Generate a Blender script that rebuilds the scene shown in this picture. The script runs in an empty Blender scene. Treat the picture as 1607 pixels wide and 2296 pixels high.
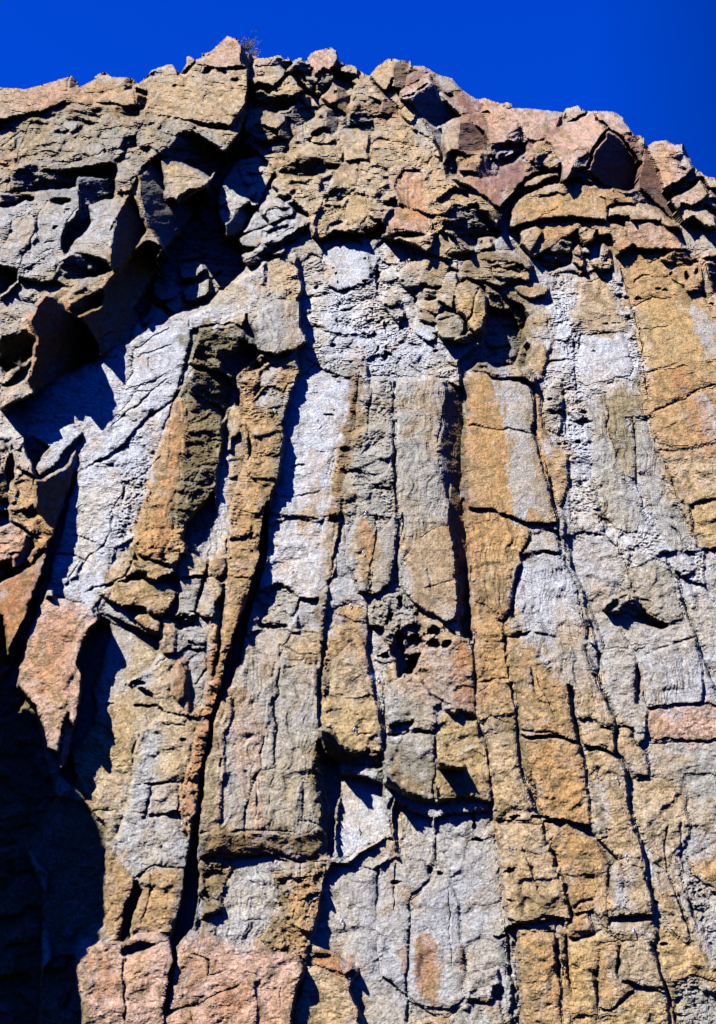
import bpy, math, random
import numpy as np
from mathutils import Vector, Matrix
S = bpy.context.scene
# ------------------------------------------------------------------ camera, sky, sun, exposure
PITCH = math.radians(28); VFOV = math.radians(44); CAMZ = 1.6
cam = bpy.data.cameras.new('camera'); camo = bpy.data.objects.new('camera', cam)
S.collection.objects.link(camo); S.camera = camo
camo.location = (0, 0, CAMZ); camo.rotation_euler = (math.pi/2 + PITCH, 0, 0)
cam.sensor_fit = 'VERTICAL'; cam.angle = VFOV; cam.clip_end = 6000; cam.clip_start = .1
SUN = Vector((-.50, -.60, .62)).normalized()
sel = math.asin(SUN.z); saz = math.atan2(SUN.x, SUN.y)
W = bpy.data.worlds.new('World'); S.world = W; W.use_nodes = True
nt = W.node_tree; nt.nodes.clear()
out = nt.nodes.new('ShaderNodeOutputWorld'); bg = nt.nodes.new('ShaderNodeBackground')
sky = nt.nodes.new('ShaderNodeTexSky'); sky.sky_type = 'NISHITA'; sky.sun_disc = False
sky.sun_elevation = sel; sky.sun_rotation = saz; sky.altitude = 1500; sky.air_density = 1.0; sky.dust_density = 0.0; sky.ozone_density = 6.0
mul = nt.nodes.new('ShaderNodeMixRGB'); mul.blend_type = 'MULTIPLY'; mul.inputs[0].default_value = 1
mul.inputs[2].default_value = (.0, .38, 1.75, 1)       # polarised, very deep blue sky
# the deep blue seen opposite the sun holds over the whole dome: no pale horizon or glare round the sun
tc = nt.nodes.new('ShaderNodeTexCoord'); sp_ = nt.nodes.new('ShaderNodeSeparateXYZ'); cb = nt.nodes.new('ShaderNodeCombineXYZ')
ab = nt.nodes.new('ShaderNodeMath'); ab.operation = 'ABSOLUTE'; mz = nt.nodes.new('ShaderNodeMath'); mz.operation = 'MAXIMUM'; mz.inputs[1].default_value = .6
nt.links.new(tc.outputs['Generated'], sp_.inputs[0]); nt.links.new(sp_.outputs[0], cb.inputs[0]); nt.links.new(sp_.outputs[1], ab.inputs[0]); nt.links.new(ab.outputs[0], cb.inputs[1])
nt.links.new(sp_.outputs[2], mz.inputs[0]); nt.links.new(mz.outputs[0], cb.inputs[2]); nt.links.new(cb.outputs[0], sky.inputs['Vector'])
nt.links.new(sky.outputs[0], mul.inputs[1])
xr = nt.nodes.new('ShaderNodeMapRange'); xr.inputs[1].default_value = .17; xr.inputs[2].default_value = .31; xr.inputs[3].default_value = 1; xr.inputs[4].default_value = .5
nt.links.new(sp_.outputs[0], xr.inputs[0]); sc_ = nt.nodes.new('ShaderNodeVectorMath'); sc_.operation = 'SCALE'      # polariser falls off to the east
nt.links.new(mul.outputs[0], sc_.inputs[0]); nt.links.new(xr.outputs[0], sc_.inputs['Scale']); nt.links.new(sc_.outputs[0], bg.inputs[0]); bg.inputs[1].default_value = .106
nt.links.new(bg.outputs[0], out.inputs[0])
sl = bpy.data.lights.new('sun', 'SUN'); sl.energy = 5.0; sl.angle = math.radians(.5); sl.color = (1, .96, .90)
so = bpy.data.objects.new('sun', sl); S.collection.objects.link(so)
so.rotation_euler = SUN.to_track_quat('Z', 'Y').to_euler(); so.location = SUN*200
S.view_settings.view_transform = 'Standard'; S.view_settings.look = 'None'
S.view_settings.exposure = 0.82; S.view_settings.gamma = 1; S.view_settings.use_curve_mapping = False
S.render.engine = 'CYCLES'; S.cycles.max_bounces = 4; S.cycles.diffuse_bounces = 0
SPEC = """
# upper left buttress
@buttress great overhanging buttress
A block t 58 0 .1 3 w | 0,380 330,330 600,340 640,360 840,240 1030,150 1130,290 1125,330 1135,400 1110,480 1090,560 1080,600 1010,680 990,740 945,830 800,1010 740,1100 600,1400 480,1530 420,1620 300,1730 180,1810 0,1830
A block t 60 -.05 .25 3 h | -80,380 330,330 600,345 640,490 500,492 300,455 180,500 -80,560
! rock | pinkish skyline wedge with a black right end, left part of the crest
a boulder p 66 .2 .2 2 s | 300,210 470,150 655,105 620,170 610,210 600,240 480,240
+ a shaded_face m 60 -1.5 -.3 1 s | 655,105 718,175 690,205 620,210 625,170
a block t 68 .15 .3 2 w | 690,215 720,180 860,115 940,60 1000,110 1190,120 1210,200 1100,250 1000,245 800,235
! rock | small dark roof shaped stone on the skyline at the left
a boulder m 70 -.2 -1.6 1 s | 862,112 890,85 940,58 1000,108 940,105
a block t 66 .1 .3 2 w | 1010,250 1110,250 1210,235 1225,380 1240,440 1130,400 1000,340 840,350 900,290
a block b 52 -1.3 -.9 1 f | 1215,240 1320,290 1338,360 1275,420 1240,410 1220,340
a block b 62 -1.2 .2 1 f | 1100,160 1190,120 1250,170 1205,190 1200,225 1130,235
! rock | dark ribbed rock on the skyline left of the highest peak
a boulder n 66 -.4 -.6 2 f | 1270,165 1330,70 1385,35 1460,35 1445,150 1410,160 1380,140 1300,165
a block t 68 .1 .2 2 s | 1450,150 1460,35 1500,10 1570,15 1600,60 1600,115 1540,130
A block t 60 .05 .25 3 h | 600,385 700,345 830,330 870,290 1060,310 1120,300 1135,400 1100,480 1040,560 850,545 640,500 665,460 660,410
! rock | highest pointed peak block of the crest, pinkish tan
b boulder p 72 .15 .25 2 w | 140,260 190,225 285,165 430,30 520,40 565,115 605,200 660,280 620,315 530,308 430,335 280,330 150,300
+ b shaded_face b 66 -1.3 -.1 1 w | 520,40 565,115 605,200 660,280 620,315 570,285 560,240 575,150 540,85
b block b 70 -.3 -1.5 1 s | 188,220 190,185 285,165 280,195 240,215
! rock | short rounded pillar rock on the skyline at the left foot of the highest peak
b boulder t 68 .2 .3 1 w | 45,260 80,210 145,250 130,290 50,340 10,350
b block t 38 0 .6 2 s | 590,140 650,200 725,240 665,285 605,200
b block k 52 -1 -1.1 1 s | 185,370 215,305 280,325 275,370 230,385
b block k 52 -.8 -1.1 1 s | 355,370 380,345 440,385 400,385
b block k 54 -.8 -1 1 s | 465,420 540,418 530,450 480,450
b block t 60 .1 -.7 2 w | 225,600 400,520 395,570 300,590 230,640
A block e 60 .1 .1 3 f | -80,560 180,500 300,455 500,490 640,500 850,550 1080,600 1010,680 860,590 720,690 560,670 520,740 430,745 300,775 180,755 60,800 -80,870
a block d 48 -.1 -1.1 1 h | 525,420 640,395 760,430 860,450 900,490 780,460 640,450
a block d 46 -.1 -1.2 1 h | 500,460 610,475 760,510 855,530 800,545 660,520 540,500
a block d 46 -.1 -1.1 1 h | 235,505 330,480 460,520 440,565 350,560
a block b 50 -.3 -.9 2 h | 790,400 900,360 1100,390 1215,375 1250,440 1245,485 1160,490 1030,440 900,430
a block n 60 .1 .3 2 w | 600,520 720,530 700,600 620,630 570,560
a block k 46 -.9 -.7 2 f | 470,600 560,540 600,590 640,610 600,640 540,620
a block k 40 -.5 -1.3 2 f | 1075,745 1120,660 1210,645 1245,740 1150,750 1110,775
a block n 60 0 .2 3 w | 770,730 900,700 950,760 900,800 830,830 790,790
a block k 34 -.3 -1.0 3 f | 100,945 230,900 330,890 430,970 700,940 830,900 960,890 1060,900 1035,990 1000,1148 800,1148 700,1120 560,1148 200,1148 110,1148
a block e 60 .1 .1 3 f | 1040,860 1100,820 1180,755 1300,740 1440,790 1370,850 1290,930 1230,1040 1170,1148 1030,1148 1045,960
A block n 50 .1 .1 4 k | -80,880 60,880 150,885 290,860 360,850 365,930 300,1050 290,1200 190,1310 140,1300 120,1340 80,1370 40,1260 -80,1230
e block n 52 .1 .15 3 w | 290,10 560,-20 700,0 740,110 600,250 580,440 460,520 270,615 265,420 340,240 380,90
e block k 30 -.8 -1.2 2 f | 0,20 90,10 190,30 300,50 300,75 220,80 160,120 60,145 0,120
e block k 40 0 -1.5 1 s | 455,65 630,65 640,100 540,112 470,90
e block n 50 .2 .2 2 w | 10,500 60,470 120,260 330,260 340,420 270,470 190,520 160,600 100,640 30,560
e block k 16 -.6 -.7 3 f | 700,-130 1030,-130 1040,60 800,130 820,280 640,480 590,560 560,490 590,300 720,190
e block n 58 .3 .1 3 w | 805,140 940,65 1100,80 1170,10 1120,130 1050,230 1000,330 970,630 900,610 790,560 620,555 610,520 700,420 820,300
e block b 40 -1.6 -.1 1 s | 1050,230 1120,130 1180,0 1260,200 1330,350 1200,520 1100,680 1010,690 970,640 990,380
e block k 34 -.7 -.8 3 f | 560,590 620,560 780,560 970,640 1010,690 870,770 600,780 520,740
e block n 40 .1 .5 3 k | -20,1000 130,850 190,770 380,810 490,795 560,830 710,850 590,850 470,920 410,910 320,1060 200,1148 160,1400 20,1760 -20,1760
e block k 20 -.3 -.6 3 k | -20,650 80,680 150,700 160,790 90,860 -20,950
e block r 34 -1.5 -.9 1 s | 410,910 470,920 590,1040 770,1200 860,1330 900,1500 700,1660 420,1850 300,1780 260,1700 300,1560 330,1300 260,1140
e block e 48 .2 .3 2 f | 615,960 700,910 790,840 910,860 850,920 760,950 690,960
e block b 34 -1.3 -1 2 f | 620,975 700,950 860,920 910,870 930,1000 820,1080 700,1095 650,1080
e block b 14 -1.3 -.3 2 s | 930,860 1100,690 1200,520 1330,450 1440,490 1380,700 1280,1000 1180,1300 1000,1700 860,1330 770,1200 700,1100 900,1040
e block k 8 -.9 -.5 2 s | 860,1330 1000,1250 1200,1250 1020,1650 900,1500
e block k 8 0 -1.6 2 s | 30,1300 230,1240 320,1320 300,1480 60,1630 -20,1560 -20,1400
e block n 40 .4 .3 2 s | 20,1740 130,1650 250,1560 310,1470 330,1480 270,1580 230,1700 60,1740
# wedges
@gully_wedge wedge blocks jammed under the buttress
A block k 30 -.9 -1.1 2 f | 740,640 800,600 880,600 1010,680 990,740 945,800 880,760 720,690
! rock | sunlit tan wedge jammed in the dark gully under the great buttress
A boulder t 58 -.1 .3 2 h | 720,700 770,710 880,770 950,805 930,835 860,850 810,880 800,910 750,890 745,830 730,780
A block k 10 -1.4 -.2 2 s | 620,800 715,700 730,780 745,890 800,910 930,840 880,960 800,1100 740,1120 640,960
# gully floor
@gully shaded gully wall of blue grey blocks
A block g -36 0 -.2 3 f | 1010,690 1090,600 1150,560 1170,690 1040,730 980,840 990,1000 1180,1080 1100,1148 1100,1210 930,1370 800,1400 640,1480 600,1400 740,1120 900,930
C block g -32 .2 .3 2 s | 650,270 680,215 730,240 760,290 700,310 640,320 610,300
C block g -36 .1 .2 2 s | 680,130 770,120 810,150 800,190 730,200 690,180
C block g -34 .1 .3 2 s | 800,50 900,20 930,60 880,100 810,105
C block g -36 .1 .2 2 s | 820,150 940,100 950,160 880,200 830,200
C block g -37 .2 .1 2 s | 730,215 810,170 820,230 800,255 770,250
# shard faces in gully (f tile)
f block g 8 .2 .2 2 f | 350,260 370,250 520,330 560,330 740,385 700,420 600,400 500,470 410,600 370,530 340,370
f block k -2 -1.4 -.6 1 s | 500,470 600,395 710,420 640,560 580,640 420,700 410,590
f block g 4 .1 .1 2 f | 485,30 520,60 640,50 700,30 780,60 870,90 850,140 770,280 720,370 620,320 640,240 590,230 560,170 530,100
f block g 0 0 0 3 s | 620,650 760,610 770,740 700,790 560,770 530,700
f block g 14 .1 .2 2 f | 730,420 810,320 860,340 940,390 1020,440 1030,495 930,520 800,575 790,540 750,480
f block g 12 .1 .2 2 f | 770,620 820,575 1020,500 1200,520 1150,590 1040,650 900,730 760,780 765,700
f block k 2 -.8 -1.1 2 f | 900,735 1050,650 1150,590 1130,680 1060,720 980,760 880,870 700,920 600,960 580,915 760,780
f block g 12 .2 .1 2 f | 560,860 680,800 770,780 750,840 660,880 590,915
f block n 14 .1 .2 2 w | 835,230 870,175 1000,175 1100,210 1220,240 1210,265 1070,255 1000,310 870,310 900,270
f block k 0 -.5 -1 2 f | 960,390 1080,260 1200,260 1280,300 1240,400 1220,520 1150,520 1020,440
f block g 14 .2 .3 1 s | 945,390 1040,290 1045,330 980,390
# shoulder above the wall
@shoulder weathered shoulder
f block t 10 .1 .3 3 k | 410,1148 600,1010 770,930 890,870 1000,850 1060,900 1070,1000 1100,1148 1060,1300 1120,1400 1000,1420 900,1280 700,1400 640,1330 500,1300
f block g 10 .2 .2 2 f | 820,860 920,765 970,800 900,860
f block n 12 0 .1 2 k | 980,860 1040,840 1070,890 1040,940 990,930
C block t 12 .2 .3 2 s | 950,200 1060,170 1120,180 1100,320 1040,300 960,305 930,260
C block n 18 .1 .2 5 k | 1120,180 1150,130 1290,180 1250,205 1180,260 1130,330 1110,260
C block n 24 -.1 .1 6 v | 1130,330 1180,240 1250,205 1350,205 1400,240 1420,310 1380,380 1330,420 1240,440 1170,430
# ---- the wall itself
@grey_wall smooth pale grey wall left of the columns
z block w 4 .05 0 4 w | 400,722 470,692 520,640 600,585 580,700 430,740 410,830 370,960 350,1060 330,1160 310,1200 260,1230 250,1290 215,1365 150,1345 105,1330 110,1240 140,1120 160,1040 185,980 150,1000 60,1060 -40,1120 -40,940 300,760
z block w 2 .05 .05 3 s | 120,1238 165,1200 250,1230 250,1290 215,1365 150,1345 105,1330
E block w 4 .1 0 3 w | 245,195 340,195 370,220 350,290 290,330 220,320 215,260
C block w 9 .1 .1 3 s | 140,880 215,800 320,760 370,790 300,870 250,940 170,995
C block w 6 .05 .05 3 s | 600,420 850,270 860,380 830,480 730,540 620,590 560,600 600,520
C block w 5 .05 .05 3 w | 620,595 740,535 830,490 815,600 700,700 560,840 480,900 430,930 400,860 520,740
C block w 3 .05 0 3 k | 700,705 690,800 700,900 660,1000 640,1148 600,1250 510,1290 500,1148 560,1050 540,960 440,930 560,850
@slope_left low rocks at the foot of the gully
z block k -4 -.4 -.4 3 f | -80,980 60,975 110,1000 70,1060 40,1050 0,1010 -80,1020
C block g 24 .3 .2 2 f | 40,840 80,790 115,810 120,860 150,950 165,995 100,960 60,900 45,870
C block o 26 .2 .2 3 f | 45,1020 70,990 60,900 100,960 155,1000 160,1148 150,1250 110,1220 50,1200 40,1100
C block b 22 -1.3 -.3 2 s | 160,1000 200,1000 300,940 350,850 355,930 325,1010 280,1120 240,1240 200,1380 160,1300 155,1148
C block t 28 .2 .1 2 f | -80,840 15,840 50,880 30,950 -80,1000
C block b 24 -.5 -.3 2 f | -80,1000 30,950 40,1020 45,1148 -80,1148
E block p 28 .1 .2 3 f | -80,90 50,60 110,75 155,120 120,210 130,240 40,260 -80,330
E block m 22 -1.2 -.3 2 s | 110,90 165,110 160,170 120,210 130,240 65,255 60,200 100,200
E block o 26 .1 .1 3 f | 120,0 150,-30 200,30 245,75 215,160 180,170 140,240 120,210 160,160 150,100 50,0
E block r 30 .1 .15 3 s | -80,370 80,280 140,240 200,170 215,165 190,280 150,360 130,440 90,540 60,600 40,645 30,560 -80,420
E block d 8 -.8 -.4 3 f | -80,430 10,470 35,560 40,650 60,690 40,730 -80,740
E block n 14 -.3 -.4 3 f | -80,240 50,215 55,250 0,280 -80,330
# black cleft
E block k -22 0 0 2 s | 245,75 290,-10 330,-150 350,-180 300,10 245,190 220,310 200,370 160,440 130,560 100,700 70,800 20,830 -20,760 60,690 60,600 130,440 190,280 215,165
@rust_flake long rust and grey flake
! rock flake | long rust and grey rock flake leaning at the left, black gap behind
E flake p 26 .1 .1 4 w | 200,385 235,380 330,410 420,430 440,480 430,510 400,520 380,560 350,680 370,740 365,860 335,965 305,900 265,1080 215,1060 190,960 160,870 110,820 80,790 90,680 120,560 170,440
+ E shaded_face n 14 -1.1 -.3 1 s | 268,1090 305,900 335,965 310,1080 285,1180
E block t 28 .1 .1 3 s | 205,385 215,355 240,350 240,380
E block k 24 -.8 -.8 2 f | 400,520 440,490 430,430 445,460 445,500
@tan_slab smooth tan slab
E block t -8 .05 .05 4 q | 440,480 480,470 600,530 730,550 710,650 690,690 570,770 650,800 720,840 740,900 730,950 620,990 600,1100 590,1300 300,1300 420,1040 440,880 415,800 460,700 475,610 500,540 490,500
E block k -26 0 0 2 s | 380,560 440,490 490,500 500,540 475,610 455,700 415,800 440,880 420,960 330,1240 270,1180 310,1080 335,965 365,860 370,740 350,680
E block n -10 -.2 -.2 3 q | 440,460 480,455 600,520 740,570 700,630 600,540 500,500 480,480
z block y -6 .05 .1 4 w | 160,1690 215,1620 245,1640 300,1700 300,1750 290,1820 240,1860 215,1800 175,1770
G block t -4 .05 .1 3 w | 410,0 600,0 610,60 580,160 540,300 490,345 450,340 430,220 380,160 410,90
G block o 2 .1 .05 3 w | 470,350 520,380 560,450 600,490 600,540 560,640 550,790 450,790 450,560
G block t -2 .1 .05 3 w | 430,180 550,200 540,270 490,345 460,340
G block k -30 0 0 2 s | 600,540 560,640 550,780 580,770 600,700 615,600 640,560 615,510
@pocket_column broad column with an ochre left side and a dark pocketed right side
C block c 14 -.25 0 5 x | 850,490 900,500 980,520 1040,560 1050,600 1010,700 1000,760 990,900 970,1040 960,1180 900,1290 800,1420 770,1430 620,1410 590,1350 600,1290 640,1148 680,1000 700,900 750,760 810,620
C block o 13 .1 0 6 v | 745,770 790,640 840,640 850,740 830,900 800,1050 790,1200 770,1300 700,1370 600,1370 595,1300 630,1180 670,1050 690,930
C block d 10 -.9 -.3 4 x | 870,510 990,525 1050,570 1040,640 1000,740 960,700 930,640 860,620 840,560
z block o 24 .05 .05 5 x | 300,1215 330,1190 420,1190 415,1240 385,1268 365,1262 330,1255 310,1245
C block d 26 -.3 -.3 4 x | 850,480 880,400 900,330 980,310 1050,305 1090,330 1150,400 1165,430 1060,500 1040,545 980,520 920,500
C block k 6 -.8 -.8 2 f | 1080,380 1150,410 1165,440 1050,540 1000,510 990,470 1050,440
C block t 26 .1 .2 2 x | 850,470 880,445 950,450 1000,480 990,510 900,490
@niche_strip narrow pale strip in the corner
C block w -8 0 0 2 v | 1055,580 1100,620 1110,700 1090,800 1110,900 1060,1050 1040,1148 1000,1300 960,1380 870,1400 830,1340 880,1240 960,1160 975,1040 992,900 1004,760 1030,660
C block t -3 .1 .05 3 s | 1060,620 1090,660 1090,760 1050,880 1030,900 1010,860 1020,740
z block k -12 -.2 -.1 2 v | 418,1170 440,1150 480,1100 482,1160 450,1220 430,1235 410,1210
@spine_column slim ochre column riddled with pockets
C block o 13 .05 0 4 k | 1060,545 1100,500 1165,445 1260,435 1330,420 1345,520 1300,620 1285,800 1240,1000 1200,1148 1200,1180 1190,1268 1150,1418 1100,1628 1060,1788 1010,1928 980,1968 960,1888 1000,1738 1005,1480 1010,1360 1030,1330 1020,1220 1040,1148 1060,1050 1100,930 1100,850 1080,640
i block g 11 .1 .1 3 k | 760,350 830,330 950,380 940,500 780,540 700,520 670,460 730,400
i block g -8 0 .1 3 w | 450,590 540,430 580,600 570,700 600,870 600,1020 560,1148 440,1148 400,900 420,640
i block t -1 .1 .1 4 s | 430,600 500,490 550,500 590,600 560,720 480,800 480,910 450,900 440,760
i block b 7 -.8 -.8 2 f | 590,200 700,60 780,60 800,110 700,190 640,195
i block o 15 .1 .1 3 x | 510,230 590,195 700,195 710,300 690,350 580,370 540,310
i block g 11 .1 .1 3 w | 740,200 830,130 900,130 860,260 830,310 740,330 730,250
i block o 17 .05 .05 5 k | 560,720 610,590 660,470 700,540 850,600 930,760 920,950 880,1148 640,1148 600,1080 600,1020 650,900 650,820 640,790 620,900 590,1020 600,900 580,800
j block t 11 .1 .1 3 w | 680,390 720,260 800,245 900,300 960,300 980,330 940,460 690,480
j block n 9 .1 .05 3 w | 700,480 940,480 880,640 860,770 690,800 700,740
j block t 11 .1 0 4 w | 950,470 1050,465 1110,520 1110,600 1040,700 1040,780 1010,830 930,820 870,780 880,680 910,600
j block o 10 .05 0 4 w | 990,310 1060,290 1140,280 1160,330 1170,370 1100,440 1040,465 960,470 950,430
j block o 15 0 0 4 w | 1170,150 1420,180 1430,320 1380,440 1340,490 1200,480 1170,460 1175,350 1160,280
j block o 15 0 0 4 w | 1170,480 1210,490 1340,490 1310,600 1260,740 1230,900 1200,1030 1150,1120 1060,1148 1085,1060 1090,950 1110,820 1130,640 1140,560
j block t 13 .1 .1 2 f | 620,830 700,790 850,780 870,800 850,820 700,835
j block n 3 0 0 3 w | 700,840 880,820 960,830 1020,850 1000,960 970,1060 830,1060 700,1148 690,1050
j block k -2 -.2 -.8 1 f | 650,832 850,822 880,830 840,900 720,950 700,930
j block o 7 0 0 3 x | 980,830 1060,900 1080,980 1080,1080 1020,1140 960,1148 960,1060 1000,960
j block o 7 -.1 0 3 w | 540,820 620,830 690,880 690,1148 560,1148 530,1040 600,1000 560,920
j block y 13 0 0 5 w | 0,610 150,520 400,500 500,490 600,530 700,590 690,640 640,690 620,740 560,805 430,790 410,740 200,730 100,690
! rock | small brown knob of rock wedged beneath the dark pocketed column
j boulder o 26 .05 .1 4 w | 415,385 460,350 530,350 600,390 660,420 650,450 560,470 520,510 480,480 420,470
j block t 9 .1 .1 4 w | 60,530 100,400 160,320 290,310 340,370 330,420 240,470 220,500 120,530
j block o 7 0 0 3 w | 300,850 340,790 530,800 540,870 530,960 480,950 400,920 330,880
@lower_left_stack stacked blocks left of the black crack
z block t 2 .05 0 4 w | 300,1700 320,1640 370,1600 420,1610 470,1640 480,1660 470,1740 400,1760 345,1755 300,1810 265,1880 300,1750
z block g 0 .05 0 3 w | 305,1700 325,1640 345,1625 370,1640 355,1700 345,1750 300,1755
z block t 2 .05 0 3 w | 340,1500 380,1470 420,1480 425,1560 460,1590 450,1610 370,1600 350,1580 340,1540
z block r 10 -.2 0 4 s | 388,1500 405,1480 418,1500 418,1560 400,1578 388,1560
z block g -2 .05 0 3 w | 420,1480 465,1450 470,1520 455,1580 430,1600
G block g 2 .05 0 3 w | 600,70 690,75 680,120 655,205 590,195 560,300 530,340 540,280 580,180
G block g 4 .05 0 4 w | 560,195 655,208 640,230 740,210 830,260 850,340 840,400 850,450 720,460 640,480 610,490 590,430 540,370 530,330
G block t 6 .05 0 4 w | 690,80 760,75 830,72 880,80 880,150 860,300 850,350 820,260 810,200 655,208
G block o 8 .05 0 4 w | 640,480 720,450 835,455 830,580 800,650 780,700 775,745 700,740 610,745 590,770 580,740 620,600 640,560 620,510
G block o 8 0 0 4 x | 810,70 875,70 885,140 860,300 845,350 820,280 830,200 810,180
z block o 12 0 0 4 x | 440,1600 480,1560 500,1500 490,1480 475,1450 465,1460 470,1530 455,1600 425,1720 410,1780 440,1800 445,1760 470,1640
z block r 12 0 0 4 x | 470,1450 490,1440 500,1490 492,1550 470,1640 450,1740 440,1830 425,1880 415,1800 440,1660 462,1570
# black crack
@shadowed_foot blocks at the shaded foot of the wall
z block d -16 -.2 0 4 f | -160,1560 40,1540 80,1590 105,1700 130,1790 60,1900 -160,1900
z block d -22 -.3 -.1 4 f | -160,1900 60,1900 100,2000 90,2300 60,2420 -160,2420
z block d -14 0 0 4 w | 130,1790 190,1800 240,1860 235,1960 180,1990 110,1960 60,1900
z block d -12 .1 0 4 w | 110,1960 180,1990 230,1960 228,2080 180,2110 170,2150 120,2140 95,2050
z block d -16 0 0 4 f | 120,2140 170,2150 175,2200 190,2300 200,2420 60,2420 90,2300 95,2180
@black_crack black crack
z block k -36 0 0 2 s | 492,1545 470,1640 452,1740 445,1830 430,1890 418,1960 395,2080 385,2115 395,2120 430,2090 443,2030 448,1960 440,1910 450,1830 460,1700 485,1600 500,1550
@white_column tall white grey column
C block w -1 .05 0 3 s | 1400,500 1440,480 1560,460 1590,480 1600,560 1580,640 1550,760 1500,880 1470,980 1480,1090 1445,1160 1430,1180 1310,1160 1240,1150 1205,1180 1215,1110 1260,960 1290,850 1270,760 1300,640 1350,540
E block w -3 .05 .05 3 w | 1210,100 1215,60 1260,35 1310,25 1440,45 1500,30 1530,60 1525,130 1500,240 1470,330 1400,370 1340,385 1290,330 1240,320 1180,350 1150,350 1180,270 1205,200
E block n -6 0 0 3 x | 1150,360 1240,320 1300,340 1345,390 1335,450 1290,515 1180,520 1160,500 1180,450 1120,440 1130,380
E block g -6 0 .1 3 w | 1345,390 1460,380 1465,440 1450,540 1340,520 1330,460
E block g -4 .05 .1 3 s | 1165,530 1290,520 1300,540 1280,590 1250,660 1180,640 1130,600 1100,560 1130,540
E block t -2 .05 .1 3 w | 1300,540 1400,530 1450,545 1440,620 1380,640 1350,670 1290,665 1255,650 1285,600
E block b 0 -.1 -.2 3 w | 1380,640 1440,640 1445,690 1370,690
z block b -30 -.1 0 2 s | 604,1150 600,1180 598,1220 585,1290 575,1330 553,1400 537,1480 513,1538 495,1550 505,1500 530,1410 560,1330 580,1250 590,1180 600,1120
@central_pillar big central pillar of pinkish grey rock
E block n 8 .05 0 5 v | 1000,830 1020,790 1060,770 1090,700 1110,640 1250,665 1360,690 1440,695 1425,780 1430,900 1420,1000 1430,1100 1460,1270 1480,1390 1475,1540 1340,1570 1240,1540 1110,1530 1040,1545 900,1550 880,1520 900,1300 930,1148 950,1000 975,880
E block t 9 .05 0 4 v | 1000,830 1040,820 1050,900 1010,1000 1010,1148 1000,1250 990,1440 900,1440 885,1500 900,1300 930,1148 950,1000 975,880
E block n 9 .05 0 4 v | 1240,830 1270,700 1360,690 1440,695 1425,780 1430,900 1425,1050 1430,1148 1370,1160 1360,1300 1340,1440 1250,1430 1110,1430 1095,1350 1120,1250 1170,1160 1235,1148 1240,1000
E block b 4 -.9 -.1 3 x | 1430,960 1440,1000 1435,1148 1480,1360 1475,1540 1420,1540 1440,1400 1445,1300 1410,1200 1390,1148 1410,1050
G block b 10 -.1 -.5 5 w | 880,370 900,300 1000,290 1100,290 1240,290 1330,310 1440,260 1470,300 1475,400 1340,425 1250,385 1200,370 1120,385 1040,400 990,385 900,400
G block g 0 .05 .05 4 v | 1110,400 1190,390 1240,400 1340,425 1440,425 1460,430 1455,560 1430,680 1400,760 1385,850 1300,830 1220,810 1100,790 1050,800 960,780 880,750 900,560 900,500 890,420 960,400 1040,410
G block b 2 0 0 4 x | 900,420 980,400 1040,420 1030,480 1000,560 1010,640 960,700 970,760 900,740 900,660 930,620 900,560
G block o 3 -.05 0 5 x | 1230,460 1330,450 1420,440 1450,440 1450,560 1420,680 1395,760 1380,870 1340,850 1200,810 1170,760 1240,650 1260,560
@pink_ledge pink blocks along the bottom
G block p 18 .05 .1 4 w | 335,890 380,810 450,780 540,790 570,770 620,745 710,740 770,770 778,850 760,1000 740,1148 730,1300 380,1300 370,1100 350,1000
G block p 20 .05 .1 4 w | 570,840 640,820 770,770 778,850 760,950 745,1050 600,1060 565,1000 580,920
G block k 9 -.2 -.5 2 f | 545,820 570,800 630,780 700,790 640,825 560,842
G block k -26 0 0 2 s | 776,790 790,780 788,870 768,1010 750,1148 740,1300 715,1300 740,1100 758,980 775,860
G block p 17 .05 .1 4 w | 788,800 820,760 900,740 970,760 1060,790 1180,800 1240,830 1330,840 1370,880 1360,930 1330,1000 1310,1148 1300,1300 700,1300 750,1100 770,980 785,880
G block p 20 .05 .1 4 w | 740,1110 800,1085 900,1070 1010,1000 1080,970 1140,980 1160,1040 1160,1148 1150,1300 700,1300
G block t 5 .05 .1 4 w | 1380,900 1440,890 1500,920 1607,980 1607,1300 1310,1300 1320,1080 1350,990
G block r 2 .1 .1 4 f | 1385,850 1460,840 1540,820 1600,820 1650,870 1640,920 1607,960 1540,940 1470,900 1385,885
G block o 4 .1 .2 4 s | 1400,820 1460,760 1530,740 1590,770 1607,800 1560,825 1460,845
@brown_rib brown rib beside the white column
z block b 6 -.1 0 4 k | 790,800 820,815 822,840 800,880 805,930 795,990 778,1060 765,1150 760,1200 750,1280 738,1310 733,1400 722,1490 715,1500 718,1340 725,1240 735,1160 745,1060 760,1000 775,930 790,870
z block n 2 .05 0 3 s | 730,1170 755,1165 750,1250 735,1320 715,1335 705,1310 720,1250
@grey_column_pair paired grey columns in the centre
z block n 8 .05 0 5 k | 810,830 830,810 870,840 885,850 885,960 884,1040 888,1100 895,1180 888,1260 870,1310 840,1335 808,1325 790,1260 775,1200 768,1100 778,1040 800,960 805,880
z block n 9 .05 .05 5 w | 800,1150 830,1170 845,1190 840,1260 830,1325 808,1325 780,1270 778,1200
z block n 10 .05 -.05 4 s | 845,1200 888,1150 890,1220 875,1300 845,1335 832,1325
z block n 8 -.02 0 6 v | 890,860 950,850 1000,850 1000,900 985,980 990,1060 1010,1130 1012,1200 1025,1250 1030,1330 1020,1395 1000,1400 950,1365 920,1375 905,1340 890,1260 897,1180 890,1100 887,1000 885,900
z block n 9 0 0 5 s | 905,1250 960,1190 1005,1180 1020,1230 1025,1330 1018,1395 995,1398 950,1368 925,1372 910,1330
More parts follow.
